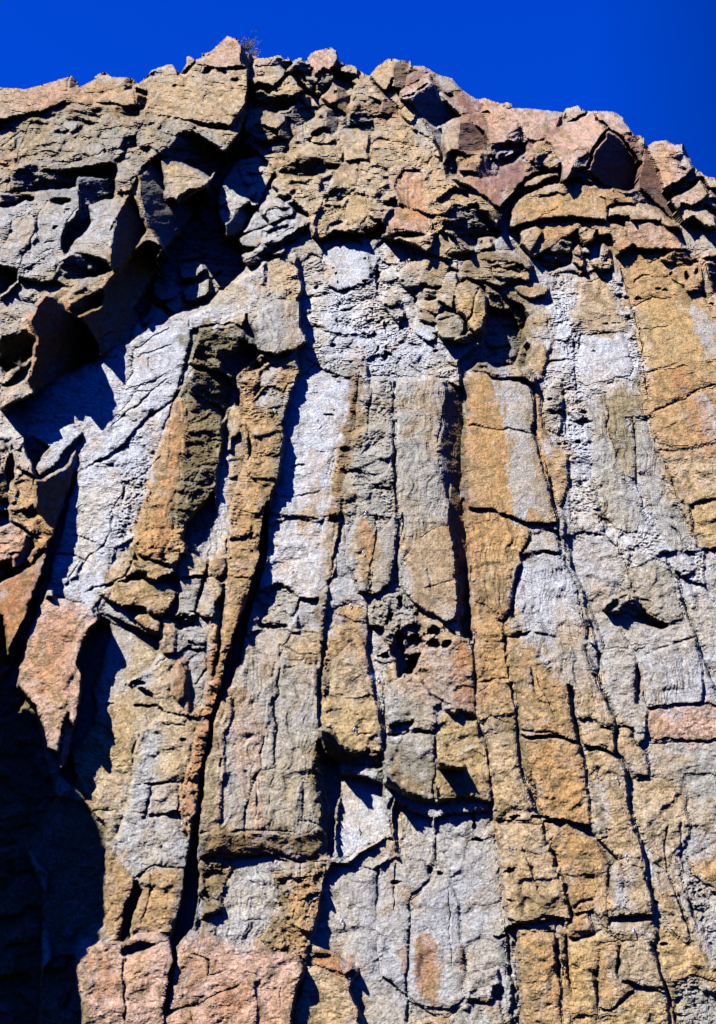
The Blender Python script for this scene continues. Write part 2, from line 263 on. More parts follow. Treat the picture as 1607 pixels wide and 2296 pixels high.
z block k -10 -1.3 0 2 v | 1000,850 1035,870 1042,920 1040,1000 1035,1100 1040,1180 1020,1180 1010,1120 990,1060 987,980 1000,900
z block r -14 -1.2 0 2 s | 1008,1080 1040,1120 1048,1220 1055,1330 1058,1440 1040,1430 1030,1400 1032,1330 1022,1250 1012,1180
z block r -8 -.3 0 2 f | 1016,1230 1030,1240 1035,1320 1038,1400 1028,1400 1026,1310
F block n 2 -.1 .1 3 x | 60,400 150,310 170,320 240,400 290,440 260,540 190,620 130,600 60,520
k block t 0 .05 0 4 w | 860,310 1000,360 1080,440 1160,400 1180,460 1190,600 1130,620 1080,640 940,640 900,680 800,660 770,600 900,500 820,510 830,380
k block o 4 .05 0 5 w | 880,720 910,670 1060,640 1170,640 1200,600 1260,600 1310,650 1340,740 1340,900 1350,1148 1100,1148 960,1080 900,1040 860,980 810,850 860,780
k block o 2 0 .05 3 w | 150,480 250,420 340,440 390,520 380,700 400,800 290,760 140,740
k block r 4 .05 .05 3 w | 130,760 290,770 400,810 440,900 450,1080 300,1060 0,1100 100,900 110,800
k block g -4 .1 .1 3 w | 400,450 520,460 550,600 560,660 480,700 450,760 530,800 540,960 530,1148 470,1080 440,900 400,700
k block t 0 .05 .05 3 w | 550,780 650,760 660,860 690,960 700,1010 640,1060 560,1148 540,960
k block g -2 .1 .1 3 s | 700,900 770,870 830,920 860,990 800,1050 690,1010
k block k -14 0 -.4 2 s | 640,560 720,530 720,700 760,720 870,710 850,780 800,840 805,900 770,870 700,880 670,920 650,840 640,740 600,700
k block o 1 .05 .05 4 w | 30,330 240,240 330,290 390,380 390,430 240,410 160,380
@middle_blocks blocks of the middle strip
z block o 4 .05 0 4 w | 722,1500 740,1420 770,1400 820,1440 830,1480 838,1520 850,1570 858,1640 860,1700 850,1700 830,1640 770,1650 735,1640 715,1620 718,1560
z block b 6 0 0 4 x | 718,1470 745,1475 755,1490 745,1540 720,1560
z block t 6 .05 0 4 w | 745,1480 790,1440 830,1500 845,1560 760,1570 735,1560
z block y 8 .05 .1 4 w | 735,1570 850,1570 858,1640 855,1690 820,1685 765,1670 720,1640 715,1600
F block n 6 .05 0 4 w | 130,780 190,740 290,740 330,830 370,860 340,880 370,930 340,980 280,985 200,1000 130,980 125,860
F block w -2 .2 .3 3 f | 145,960 220,935 245,940 230,990 160,1000
F block y 5 .05 0 4 w | 345,990 350,900 450,920 540,930 545,1010 580,1060 590,1148 590,1220 500,1160 350,1110
F block n 7 .05 0 4 w | 125,1010 200,1000 345,990 345,1148 340,1290 300,1280 200,1230 115,1200 115,1100
F block d 8 -.2 -1 2 f | 380,880 430,870 520,890 540,910 525,935 480,930 410,900
F block n 4 .05 0 4 w | 440,560 500,570 525,650 525,830 530,890 430,870 340,830 300,780 260,700 290,620 400,600
F block r 4 .05 0 4 w | 440,580 490,575 520,640 525,720 430,700 410,640
F block m 3 0 0 3 w | 400,840 450,790 525,780 530,880 440,865
# big overhang
@overhang overhanging roof in the middle of the wall
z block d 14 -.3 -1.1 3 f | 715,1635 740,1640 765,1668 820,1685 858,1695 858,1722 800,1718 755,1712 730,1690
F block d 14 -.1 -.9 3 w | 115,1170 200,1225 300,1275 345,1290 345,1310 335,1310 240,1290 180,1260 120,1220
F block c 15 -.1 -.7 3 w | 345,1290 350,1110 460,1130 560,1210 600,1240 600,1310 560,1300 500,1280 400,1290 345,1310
H block y 10 .05 -.1 4 w | 350,0 480,0 560,40 595,90 600,160 560,155 490,130 360,130 345,60
z block k -14 -.6 0 2 s | 715,1700 730,1690 760,1712 765,1740 760,1800 752,1880 745,1930 738,1900 740,1820 728,1760
@bright_blocks bright blue grey blocks sheltered under the overhang
H block w -12 .05 .1 3 q | -85,30 0,40 60,50 110,80 120,180 140,290 60,340 0,380 -60,420 -85,400 -90,300 -80,150
H block g -9 .1 .1 3 s | -40,430 0,390 60,350 140,305 155,330 130,400 60,450 0,440
H block n -4 -.2 0 3 s | 120,180 150,140 165,300 170,380 160,415 130,420 155,330
H block g -10 .05 .05 3 v | 160,150 200,170 330,230 345,300 350,400 330,450 200,400 170,380
@great_slab great plain grey slab
H block g -8 .03 0 5 s | 345,240 400,210 520,195 600,200 615,320 640,500 655,680 670,760 680,950 690,1148 690,1300 60,1300 30,1148 -40,1000 0,900 -60,860 -200,780 -150,500 -120,430 0,440 60,450 130,430 200,400 330,450 350,400
H block g -6 .03 0 4 s | 100,440 170,400 300,420 320,500 240,560 230,700 225,850 230,1040 150,960 110,930 90,800 90,650
H block g -5 .03 0 5 s | 240,600 320,510 350,470 400,480 450,600 470,800 500,1000 420,1080 250,1060 225,1040 230,850 232,700
H block g -6 .05 .1 3 w | 350,230 520,195 600,200 610,300 560,320 500,330 450,470 400,490 360,440
H block n -6 .05 .05 4 w | 480,1050 580,1055 640,1020 660,1148 680,1300 260,1300 240,1060 330,1110 400,1120
H block t -2 .1 .1 4 f | 260,1148 300,1130 380,1110 420,1148 440,1300 240,1300
H block g 0 .05 -.1 5 w | 490,930 560,910 630,900 640,960 630,1020 580,1050 490,1040 470,990
# ---- yellow column
@yellow_column smooth yellow ochre column with a pale stripe
D block o 10 .02 0 6 q | 490,560 510,525 560,515 620,540 680,560 740,560 780,590 790,700 788,790 830,900 870,1080 890,1148 890,1180 780,1190 700,1160 600,1140 500,1130 480,1000 475,850 490,700
D block o 11 .02 0 6 q | 478,765 600,775 690,785 790,800 830,940 870,1080 890,1200 780,1200 620,1148 490,1135 485,1050 475,900
D block b 14 .1 .1 3 f | 505,515 540,480 570,485 575,510 650,520 760,510 800,560 790,580 740,545 660,550 600,540 560,525
F block o 6 .02 0 5 v | 485,-20 600,-10 770,60 780,105 720,185 735,230 690,360 690,420 650,490 600,450 540,420 515,430 530,340 510,300 500,150
F block n 5 .02 .05 4 s | 760,60 900,60 905,90 870,80 790,110
F block o 2 .05 0 4 x | 515,425 600,450 650,490 690,430 720,500 760,540 700,570 640,560 590,600 530,560
@grey_blocks_right grey blocks right of the yellow column
F block g 4 .05 .1 4 s | 725,188 780,112 850,80 890,95 905,180 840,185 730,200
F block g 2 .04 0 5 v | 735,205 800,185 900,188 925,230 970,260 990,350 1000,460 1035,520 1035,590 1000,605 930,590 850,550 760,540 710,500 685,440 695,360 730,250
F block n 5 0 0 3 x | 900,-10 930,30 930,180 970,220 1000,330 1020,420 1050,520 1070,560 1065,600 1040,590 1040,520 1000,450 985,330 960,250 915,190 905,80
@tan_column long ochre column in the lower right centre
z block o 6 .02 0 5 w | 1062,1350 1090,1360 1115,1380 1130,1420 1138,1480 1145,1530 1160,1620 1165,1690 1180,1760 1210,1830 1225,1850 1240,1880 1265,1960 1280,2060 1270,2080 1260,2060 1225,2065 1170,2070 1150,2075 1130,2010 1125,1940 1110,1860 1105,1800 1100,1700 1090,1640 1070,1600 1068,1500 1065,1400
z block o 8 .02 0 5 w | 1068,1560 1100,1530 1145,1530 1155,1600 1120,1605 1080,1620 1070,1600
z block t 8 .02 .05 5 w | 1082,1630 1100,1605 1155,1625 1165,1700 1180,1760 1210,1830 1180,1840 1110,1840 1105,1800 1100,1700 1092,1650
z block t 9 .02 .05 5 w | 1112,1850 1180,1845 1222,1850 1240,1880 1265,1960 1280,2060 1250,2060 1225,2055 1170,2070 1140,2060 1130,2010 1125,1940
z block o 7 .02 0 5 w | 1150,2090 1200,2080 1245,2095 1250,2140 1252,2180 1260,2230 1262,2300 1270,2380 1155,2380 1150,2296 1160,2200 1158,2120
H block n -10 0 0 3 x | 665,720 710,710 715,760 720,880 735,1148 740,1300 695,1300 685,1000 675,800
@brown_column brown column with grooves
z block o 10 .02 0 5 w | 1135,1435 1160,1430 1215,1445 1240,1490 1275,1540 1285,1600 1290,1640 1300,1670 1250,1650 1170,1650 1160,1600 1150,1540 1140,1490
z block n 10 .02 0 5 v | 1160,1425 1180,1430 1210,1400 1240,1430 1300,1445 1330,1480 1345,1540 1370,1590 1385,1620 1380,1640 1330,1620 1300,1600 1285,1540 1240,1520 1200,1450
z block t 10 .02 0 5 v | 1290,1560 1300,1500 1340,1510 1360,1570 1385,1620 1378,1630 1345,1622 1330,1600 1310,1620 1295,1600
z block t 9 .03 0 4 w | 1292,1600 1310,1620 1330,1605 1345,1625 1378,1640 1380,1690 1350,1680 1310,1670 1300,1650
z block o 10 .02 0 5 w | 1170,1655 1250,1655 1300,1672 1310,1700 1320,1790 1325,1850 1300,1850 1265,1840 1220,1835 1200,1780 1175,1720
z block t 9 .03 0 5 w | 1312,1690 1340,1680 1380,1695 1405,1720 1410,1790 1425,1850 1440,1900 1455,1960 1465,2040 1468,2050 1400,2055 1365,2060 1370,1960 1385,1930 1340,1880 1322,1840 1320,1780
z block g 7 .05 0 4 w | 1320,1740 1345,1720 1355,1790 1365,1880 1340,1880 1325,1860 1320,1790
z block g 9 .06 0 4 w | 1372,1955 1395,1920 1400,1990 1405,2045 1375,2060 1368,2040
z block o 6 .02 0 5 w | 1225,1850 1265,1842 1300,1855 1340,1885 1370,1950 1365,2060 1365,2090 1330,2040 1290,2050 1270,2030 1275,1990 1250,1940
z block o 5 .02 .1 5 w | 1270,2080 1285,2055 1320,2045 1330,2095 1300,2105 1275,2100
z block y 5 .02 0 5 w | 1275,2115 1330,2100 1380,2070 1400,2090 1385,2150 1370,2190 1330,2180 1345,2280 1340,2380 1285,2380 1275,2230 1270,2150
z block o 3 .02 0 4 w | 1252,2095 1268,2110 1262,2150 1275,2210 1285,2260 1290,2380 1265,2380 1260,2230 1255,2180
z block t 6 .03 0 5 w | 1372,2070 1465,2060 1480,2110 1460,2120 1390,2110 1375,2095
n block t 8 .03 0 4 w | 750,420 1000,400 1030,420 1100,600 1120,720 1160,870 1080,850 900,780 760,760 740,700
n block o 6 .02 0 5 w | 560,440 640,410 750,400 710,660 730,740 880,830 800,920 620,1030 560,1000 545,800 560,640
n block y 5 .02 .05 5 w | 620,1040 800,930 920,840 1080,860 1170,880 1200,960 1240,1100 1250,1500 330,1500 330,1100
@right_wall broken grey wall at the right
D block w 0 .03 0 4 k | 830,380 850,340 830,250 860,180 900,100 850,0 1000,-40 1150,0 1180,60 1200,200 1270,330 1280,500 1300,640 1330,800 1400,980 1480,1148 1560,1300 1550,1500 1400,1560 1100,1300 960,1200 950,900 850,800 830,640
D block w 2 .03 .05 5 s | 1010,360 1190,340 1240,500 1220,540 1100,560 1020,590 985,560 980,440
D block t 3 .03 .05 5 w | 1000,130 1090,95 1160,190 1210,260 1200,330 1100,350 1010,320 985,250
D block t 5 .03 .05 4 w | 745,350 770,270 850,270 855,340 800,370 760,380
D block o 8 .03 .05 4 s | 770,450 800,395 830,400 855,460 840,520 830,560 800,560 770,510
z block o 4 .03 0 4 w | 1192,880 1215,870 1220,960 1240,1000 1275,1020 1275,1080 1258,1140 1240,1100 1215,1020 1200,960
D block n 6 .05 0 4 x | 850,600 880,565 910,570 920,640 915,730 900,800 850,780 830,720
D block n 2 .03 0 4 v | 990,660 1050,640 1110,640 1130,740 1140,900 1200,1000 1280,1148 1330,1250 1230,1240 1150,1230 1100,1148 1060,1000 1040,900 1060,800
D block c 4 0 0 4 v | 1110,640 1150,545 1220,560 1290,600 1300,720 1200,720 1240,800 1250,1000 1180,980 1140,900 1120,760
D block n 3 0 0 4 v | 1240,720 1310,740 1330,850 1390,960 1420,1050 1460,1148 1500,1250 1520,1290 1440,1330 1370,1280 1320,1148 1260,1020 1250,880
F block g -2 .05 0 4 w | 940,110 1000,90 1100,110 1160,160 1200,240 1210,340 1150,380 1100,430 1030,400 1000,330 960,240
F block g -3 .05 0 4 s | 1030,400 1100,360 1130,440 1180,470 1220,560 1215,610 1110,610 1080,520
F block n 2 .03 0 6 w | 1200,270 1320,210 1400,240 1430,380 1460,470 1400,500 1300,490 1240,410 1180,340
F block n -3 -.3 -.8 4 f | 1100,440 1130,385 1200,360 1250,370 1300,470 1390,500 1395,535 1300,510 1240,480 1180,465
F block g -2 .05 0 4 s | 1200,480 1320,520 1310,600 1220,600 1190,530
F block g -1 .05 0 4 w | 1310,530 1510,490 1520,560 1330,630 1260,650 1240,620 1320,600
F block g 5 .04 0 5 v | 1250,665 1310,640 1420,590 1515,565 1545,660 1550,850 1480,860 1300,880 1250,800 1270,740
F block g 7 .04 0 5 w | 1090,640 1150,620 1230,650 1250,700 1250,790 1240,860 1300,890 1310,940 1290,1020 1250,1040 1230,970 1160,960 1150,900 1100,790
F block g 3 .04 0 4 v | 1520,570 1560,680 1590,760 1607,830 1740,1000 1740,1148 1607,870 1550,860 1550,760
F block g -1 .04 0 4 w | 1420,260 1480,300 1560,330 1580,400 1640,420 1740,700 1600,740 1540,600 1500,500 1460,420
F block n 4 .04 0 4 w | 1380,190 1440,170 1510,220 1500,260 1440,230 1400,240
F block p 4 .03 .05 5 w | 1300,885 1400,890 1480,865 1550,870 1607,880 1740,900 1740,1100 1607,1020 1480,1030 1380,1010 1320,1030 1300,960
F block n 2 .04 0 5 w | 1300,1040 1480,1035 1607,1030 1740,1100 1740,1300 1500,1400 1400,1300 1300,1200 1270,1080
F block t 6 .04 0 4 w | 1160,970 1220,965 1260,1050 1290,1080 1300,1148 1360,1300 1400,1480 1340,1400 1290,1300 1220,1148 1160,1060
H block t 2 .03 0 4 w | 1230,60 1300,30 1400,60 1470,150 1490,300 1430,360 1380,470 1330,420 1290,330 1250,240 1220,140
H block n 1 .04 0 4 w | 1470,30 1607,30 1740,60 1740,300 1607,290 1500,320 1480,200
H block o 3 .03 .05 5 w | 1500,400 1607,330 1740,300 1740,560 1607,540 1540,520 1500,470
H block t 3 .03 0 4 w | 1330,450 1380,480 1430,560 1470,680 1500,760 1470,790 1400,720 1350,620 1340,560
H block g -2 .03 0 4 k | 1480,330 1500,480 1600,560 1740,600 1740,1000 1600,860 1540,700 1500,640 1450,500 1430,400
H block y 2 .03 0 5 w | 1350,700 1460,790 1530,770 1560,860 1740,1000 1740,1300 1420,1300 1400,1148 1380,1000 1330,800
H block n 1 .03 0 5 x | 1420,960 1500,930 1607,960 1740,1020 1740,1300 1440,1300
@ochre_slab tall ochre slab at the right edge
z block o 6 .03 0 5 w | 1385,560 1420,530 1480,520 1560,560 1607,580 1760,600 1760,1260 1607,1230 1560,1225 1535,1160 1500,1100 1470,1010 1450,920 1440,860 1440,800 1430,740 1405,690 1395,620
D block y 8 .03 .05 5 s | 1230,230 1320,190 1450,200 1607,290 1760,300 1760,470 1607,470 1500,480 1400,510 1290,520 1275,400 1260,320
D block o 8 .03 .05 5 w | 1290,520 1440,500 1607,480 1760,480 1760,560 1607,575 1480,620 1330,690 1300,620
D block o 8 .03 .05 5 w | 1315,700 1400,670 1500,630 1607,590 1760,560 1760,800 1607,830 1500,860 1350,850 1320,780
D block t 7 .03 .05 5 w | 1340,870 1500,870 1607,840 1760,810 1760,1100 1607,1148 1480,1100 1400,960
F block y 4 .03 .05 5 w | 1490,-30 1560,-60 1760,-60 1760,180 1607,155 1530,150 1500,90
h block o 14 .1 .1 4 w | 1200,360 1300,340 1480,370 1500,470 1480,540 1340,550 1280,500 1210,440
h block k 6 -.5 -1.2 2 f | 1340,550 1480,545 1510,570 1510,640 1430,600 1350,590
h block b 14 -.2 -.6 3 f | 1090,290 1190,235 1240,200 1330,210 1420,300 1400,330 1260,330 1190,310
h block p 14 .1 .2 3 f | 1240,210 1370,200 1607,230 1800,230 1800,290 1520,290 1480,350 1420,310 1330,220
h block k -14 -.8 -1 2 f | 1510,300 1607,290 1800,300 1800,560 1607,570 1560,470 1520,400
h block t 10 .1 .1 4 f | 1510,640 1560,590 1607,600 1800,640 1800,800 1607,790 1540,700
# ---- upper middle: from the long crack to the right ridge
@upper_middle broken upper face
z block t 14 .05 .2 3 f | 545,300 560,180 565,120 600,100 700,120 780,160 835,170 860,190 900,240 950,290 985,330 1010,400 1060,420 1110,460 1120,500 1060,560 1000,580 900,540 840,530 780,520 700,530 690,480 640,430 600,360 560,330
@crest_left crest right of the long crack
b block t 44 .1 .25 3 w | 640,330 660,300 830,300 900,290 960,335 950,390 900,440 850,485 720,465 670,515 640,450 620,400
! rock | sloping pinkish skyline rock with a black right face, right of the highest peak
b boulder p 50 .15 .2 2 s | 655,295 700,250 740,225 870,205 835,290 790,305 770,310 735,315
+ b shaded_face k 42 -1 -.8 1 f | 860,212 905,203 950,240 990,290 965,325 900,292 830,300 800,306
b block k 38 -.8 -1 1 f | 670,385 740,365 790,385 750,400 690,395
b block n 40 .1 .1 2 f | 940,225 975,215 1020,240 1000,270 960,260
! rock | dark triangular rock facing away from the sun, just left of the second skyline peak
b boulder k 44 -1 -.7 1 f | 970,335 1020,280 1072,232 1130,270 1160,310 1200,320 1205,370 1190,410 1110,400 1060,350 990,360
b block t 46 .1 .2 2 f | 1060,240 1100,215 1150,220 1150,240 1120,260
! rock | pale pinkish peak block with a dark chipped top, second peak on the skyline
b boulder p 52 .12 .15 3 s | 1130,280 1150,220 1220,175 1340,133 1415,165 1435,240 1430,290 1380,320 1370,350 1300,330 1240,370 1200,400 1200,330
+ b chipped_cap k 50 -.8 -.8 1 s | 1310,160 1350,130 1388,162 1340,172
b block t 42 .1 .2 2 f | 1470,310 1570,290 1607,340 1607,400 1560,380 1500,370 1440,350 1400,370 1430,330
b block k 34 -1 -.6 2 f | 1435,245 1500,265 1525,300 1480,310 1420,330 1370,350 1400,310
b block t 38 .1 .2 2 f | 1195,405 1240,370 1300,335 1360,340 1400,390 1390,420 1320,390 1260,430 1240,470 1200,450
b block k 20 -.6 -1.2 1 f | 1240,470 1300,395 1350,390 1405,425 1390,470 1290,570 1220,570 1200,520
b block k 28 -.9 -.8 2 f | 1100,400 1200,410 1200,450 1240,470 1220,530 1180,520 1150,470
b block t 34 .2 .1 2 f | 1045,385 1100,385 1110,440 1170,480 1200,540 1150,530 1090,460 1060,440
! rock | pointed pinkish pyramid rock with a brown shaded right side, in the broken upper face
b boulder p 40 .2 .1 2 s | 1405,450 1420,520 1408,630 1340,655 1310,630 1270,590 1330,520
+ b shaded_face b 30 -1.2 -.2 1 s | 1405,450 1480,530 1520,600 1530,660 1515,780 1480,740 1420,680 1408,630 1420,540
b block t 30 .2 .1 3 f | 1607,430 1560,560 1540,640 1510,820 1607,830 1720,800 1700,500
b block k 20 -.4 -1.2 2 f | 1540,730 1607,710 1720,740 1700,900 1450,890 1450,830 1520,820
b block t 42 .1 0 3 f | 800,560 870,490 960,395 1040,390 1060,450 1110,530 1080,560 950,570 850,570
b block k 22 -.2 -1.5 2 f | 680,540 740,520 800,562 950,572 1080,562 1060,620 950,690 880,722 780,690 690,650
b block n 20 .1 .1 2 f | 1070,590 1110,545 1160,580 1180,660 1120,640
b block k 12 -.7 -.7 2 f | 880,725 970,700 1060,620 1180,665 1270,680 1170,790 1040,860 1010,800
b block n 22 .1 .1 2 f | 980,700 1040,680 1040,730 990,750
b block t 30 .05 .1 3 w | 605,740 640,700 700,678 770,690 860,735 940,740 955,800 900,860 870,880 790,850 700,820 640,860 590,885 590,800
b block c 22 -.1 -.9 3 f | 590,890 700,822 790,855 880,890 905,950 840,1000 740,980 640,920
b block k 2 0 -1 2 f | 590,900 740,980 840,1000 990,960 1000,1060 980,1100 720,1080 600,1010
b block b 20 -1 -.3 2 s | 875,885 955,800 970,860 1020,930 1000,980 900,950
b block t 24 .15 .1 2 f | 1130,900 1170,800 1250,730 1300,690 1315,850 1250,880 1200,920 1210,960 1150,975 1130,950
b block k 16 -1 -.4 1 s | 1305,695 1340,690 1390,690 1430,800 1430,880 1380,920 1310,860
b block g 12 .1 .2 2 f | 1030,880 1110,850 1140,960 1110,1040 1060,980
b block n 16 .1 .1 2 f | 1420,730 1500,760 1510,830 1450,840
b block t 22 .1 .1 3 w | 1450,950 1470,880 1607,880 1700,900 1700,1148 1480,1148 1450,1000
b block t 22 .1 .2 3 w | 1040,1110 1110,1050 1160,1020 1320,1010 1440,1030 1470,1070 1460,1148 1060,1148
b block t 20 .1 .2 2 f | 1160,975 1320,900 1430,950 1400,990 1330,1000 1200,1010
f block d 8 0 -1.3 2 f | 905,120 960,40 1010,0 1050,-40 1400,-20 1480,20 1450,80 1380,100 1180,160 1080,165
f block t 16 .1 .2 3 w | 1400,100 1480,20 1607,0 1607,260 1560,240 1440,225 1380,200
f block c 8 0 -1 2 f | 1330,300 1360,250 1480,230 1600,275 1540,330 1450,380 1330,380
f block g 6 .1 .1 2 f | 1290,170 1380,150 1380,200 1330,290 1260,290
f block y 14 .1 .1 4 w | 1480,400 1540,330 1607,300 1700,330 1700,640 1607,570 1530,600 1480,480
f block t 12 .05 .1 5 x | 1215,570 1250,480 1300,410 1400,390 1470,420 1500,480 1500,560 1380,620 1340,690 1245,720
f block g 0 .05 .05 4 s | 1290,750 1400,640 1530,640 1607,680 1700,700 1700,900 1607,1100 1400,1040 1340,960 1300,880
f block g -2 .05 .05 5 k | 1100,920 1180,840 1280,870 1300,960 1390,1040 1400,1148 1100,1148 1080,1040
@bright_hollow rough white grey hollow in the middle of the face
l block w -4 0 0 4 k | -100,200 0,330 200,300 340,350 520,290 560,180 620,60 520,20 640,-80 900,0 1000,60 880,120 770,200 790,310 880,360 940,440 950,560 920,620 930,780 1100,830 1230,880 1200,1000 1300,1060 1320,1148 500,1148 480,980 400,950 300,960 0,960 -100,700
l block w 2 .05 .05 5 s | 90,60 110,0 380,-80 500,20 520,200 500,270 420,330 220,370 130,330 160,260
l block w 0 .05 .05 4 k | -20,500 130,520 220,560 240,500 330,480 430,490 480,560 500,650 570,740 500,780 380,760 150,750 60,700
l block n 8 0 0 5 x | 600,440 660,380 740,410 800,500 810,600 770,660 720,600 650,540
l block n 6 .05 0 5 k | 0,950 250,950 400,990 440,1040 420,1148 300,1148 -40,1000
l block w 2 .05 0 4 s | 620,200 740,140 780,150 760,260 640,300 610,260
l block n 10 .05 0 5 w | 750,230 850,130 990,70 1010,160 1000,290 960,320 900,300 790,290
l block k 2 0 -1.4 2 f | 790,292 900,305 980,310 940,400 860,370
l block t 12 .05 0 3 w | 985,80 1030,80 1010,300 960,300
l block c 12 0 0 5 h | 1020,70 1130,60 1230,130 1230,230 1200,320 1100,330 1010,310
l block w 6 .05 0 3 s | 1180,60 1370,100 1380,160 1300,180 1240,150
l block c 8 0 -.6 3 f | 1000,340 1170,350 1130,440 1000,430
l block t 12 .05 0 4 w | 1120,430 1220,200 1300,200 1320,300 1280,440 1260,520 1130,470
l block t 12 .05 0 4 w | 950,460 1130,460 1160,520 1150,570 1110,580 950,540
l block c 10 0 0 4 s | 945,555 1000,540 1110,590 1110,650 1060,650 960,620
l block w 4 .1 .1 3 s | 915,640 1060,655 1110,660 1105,810 1050,830 940,780
! rock | round brown boulder jammed in the face, left of the big yellow knob
l boulder c 20 -.05 0 10 w | 1115,620 1150,570 1200,555 1280,570 1340,640 1355,720 1320,780 1230,800 1160,795 1110,740
! rock | bulging yellow knob of rock left of the dark alcove
l boulder y 22 -.05 0 12 w | 1290,400 1320,300 1400,260 1500,330 1550,430 1560,560 1530,680 1470,750 1400,690 1350,600 1290,560
l block b 8 -1 -.8 2 f | 1400,730 1470,755 1530,690 1560,560 1580,640 1560,800 1450,850 1320,830 1240,810
l block w -2 .2 .1 2 s | 1235,900 1310,960 1300,1000 1230,960
@ochre_knobs ochre knobs above the dark alcove
l block b 12 0 0 4 h | 1380,100 1500,60 1700,180 1750,300 1700,330 1560,300 1400,260 1330,280 1310,200
D block d -10 -.6 -.2 3 f | 560,120 620,150 740,230 760,270 740,350 770,420 760,500 590,495 570,400 600,300
D block k -24 -.4 0 2 f | 575,230 690,250 720,340 730,400 700,495 580,495 560,420
D block k -20 -.2 -.2 2 s | 450,480 500,430 560,400 590,495 540,480 500,520 480,560 490,640 470,760 465,600
! rock | domed tan and pink rock right of the orange and white block
g boulder t 14 .1 .2 4 w | 640,680 700,530 750,500 860,550 920,610 980,700 960,750 900,760 800,740 700,710 600,690
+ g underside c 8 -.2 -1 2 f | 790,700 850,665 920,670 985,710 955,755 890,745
g block b 16 0 .1 4 w | 1080,760 1100,690 1220,680 1400,690 1540,760 1560,820 1540,860 1480,820 1300,780 1200,780
g block d 10 0 -1 2 w | 1190,785 1300,782 1470,820 1540,860 1520,890 1440,880 1330,860 1210,830
g block o 14 .1 .2 3 w | 1200,830 1260,825 1330,860 1450,890 1540,880 1550,940 1490,960 1420,930 1300,900 1220,890
g block d 8 -.1 -1.1 2 w | 1215,890 1300,900 1420,930 1510,960 1500,1000 1400,1010 1290,960
g block o 8 .1 .1 4 s | 1405,1010 1470,980 1607,975 1700,1000 1680,1060 1560,1120 1460,1090
! rock | small upright tan knob above the layered ochre ledges
g boulder t 16 .2 .1 2 w | 1090,680 1110,570 1150,555 1190,580 1215,650 1160,670
g block k -4 -.3 -.8 2 f | 850,290 990,260 1090,320 1200,420 1285,510 1240,580 1200,560 1090,580 1050,660 1000,650 930,600 850,520 760,490 790,370
g block t 18 .1 .1 3 f | 990,260 1060,250 1090,310 1070,340 1000,320
g block t 16 .1 .1 3 f | 1090,320 1160,330 1200,400 1150,380
g block o 16 .15 .1 3 f | 650,370 800,365 770,450 700,520 640,480 650,430
! rock | orange and white block with a dark undercut, above the rough pale hollow
g boulder p 16 .1 .1 4 w | 250,370 340,270 540,320 640,360 640,460 600,540 520,530 400,515 290,520 240,430
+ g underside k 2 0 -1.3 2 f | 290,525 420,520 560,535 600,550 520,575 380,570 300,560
g block b 12 .1 .1 3 f | 30,450 80,370 150,410 220,400 180,430 100,460 50,490
g block k -4 0 -1.2 2 f | 50,490 210,420 245,460 250,530 200,560 100,560 60,540
g block t 18 .1 .1 3 f | 160,190 180,150 260,140 270,200 260,240 200,230
g block k 6 -.2 -1 2 f | 165,230 270,240 330,200 350,270 320,300 250,300
g block o 20 .1 .1 2 f | 260,100 320,110 330,170 290,180 270,140
g block p 16 .05 .1 4 v | 350,180 340,60 420,-40 560,-40 600,60 600,230 610,290 500,300 400,260
g block t 16 .1 .2 3 w | 710,230 780,170 860,120 970,140 1000,230 960,260 880,250 760,260
@right_summit jumbled summit blocks on the right
z block m 26 -.05 .3 3 w | 985,330 905,240 880,160 950,160 1000,180 1040,210 1080,230 1140,235 1200,245 1240,250 1300,290 1280,350 1230,370 1180,400 1120,470 1060,420 1010,400
z block p 30 .05 .3 2 w | 1070,230 1110,220 1160,235 1220,250 1260,260 1240,300 1200,320 1150,300 1100,290 1085,260
c block m 34 -.3 .2 2 w | 415,220 500,150 600,150 700,210 830,260 910,330 930,370 1000,400 1050,440 1120,510 1100,560 1000,580 940,590 900,500 860,400 740,370 700,320 650,250 560,280 420,320
c block n 36 -.1 .3 2 w | 700,220 840,260 910,330 920,370 840,370 760,340 720,290 660,240
! rock | squarish pale block with a dark right side, highest rock right of the notch
c boulder t 40 .25 .15 2 s | 100,230 160,160 265,75 315,75 300,180 295,280 265,350 215,350 170,300
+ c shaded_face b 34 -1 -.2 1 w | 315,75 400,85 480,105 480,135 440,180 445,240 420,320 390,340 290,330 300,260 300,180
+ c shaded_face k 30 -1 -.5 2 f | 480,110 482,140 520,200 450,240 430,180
c block t 30 .1 .1 3 w | 0,220 60,210 120,260 160,320 180,340 90,330 20,330 -60,300
c block n 26 .1 -.1 3 f | 0,330 100,325 190,350 230,400 260,440 230,500 140,440 50,440 -40,400
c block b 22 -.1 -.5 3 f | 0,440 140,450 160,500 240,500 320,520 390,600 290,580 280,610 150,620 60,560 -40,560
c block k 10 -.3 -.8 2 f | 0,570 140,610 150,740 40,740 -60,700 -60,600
c block m 20 -.8 -.2 3 w | 215,440 260,420 330,510 390,600 300,575 280,600 200,560
c block t 26 .1 .2 3 w | 255,405 270,360 380,360 390,440 380,470 470,480 530,560 600,640 660,790 600,760 470,700 460,640 400,600 370,540 300,460
c block y 28 .15 .15 2 s | 375,545 470,480 530,550 520,620 470,640 400,600
c block g 22 -.1 .1 2 s | 470,650 520,620 530,570 600,630 640,740 650,800 560,750 480,690
! slab | tilted rectangular slab with pale top edge and big dark underside, jutting from the summit
c boulder p 56 .25 .4 1 s | 370,430 380,360 450,315 560,285 640,253 655,285 560,350 480,395
+ c underside g 30 -.5 -1.1 1 s | 370,435 480,398 560,352 655,285 690,340 720,400 750,440 760,380 850,470 940,590 800,650 700,700 650,720 560,590 480,480 400,465 390,455
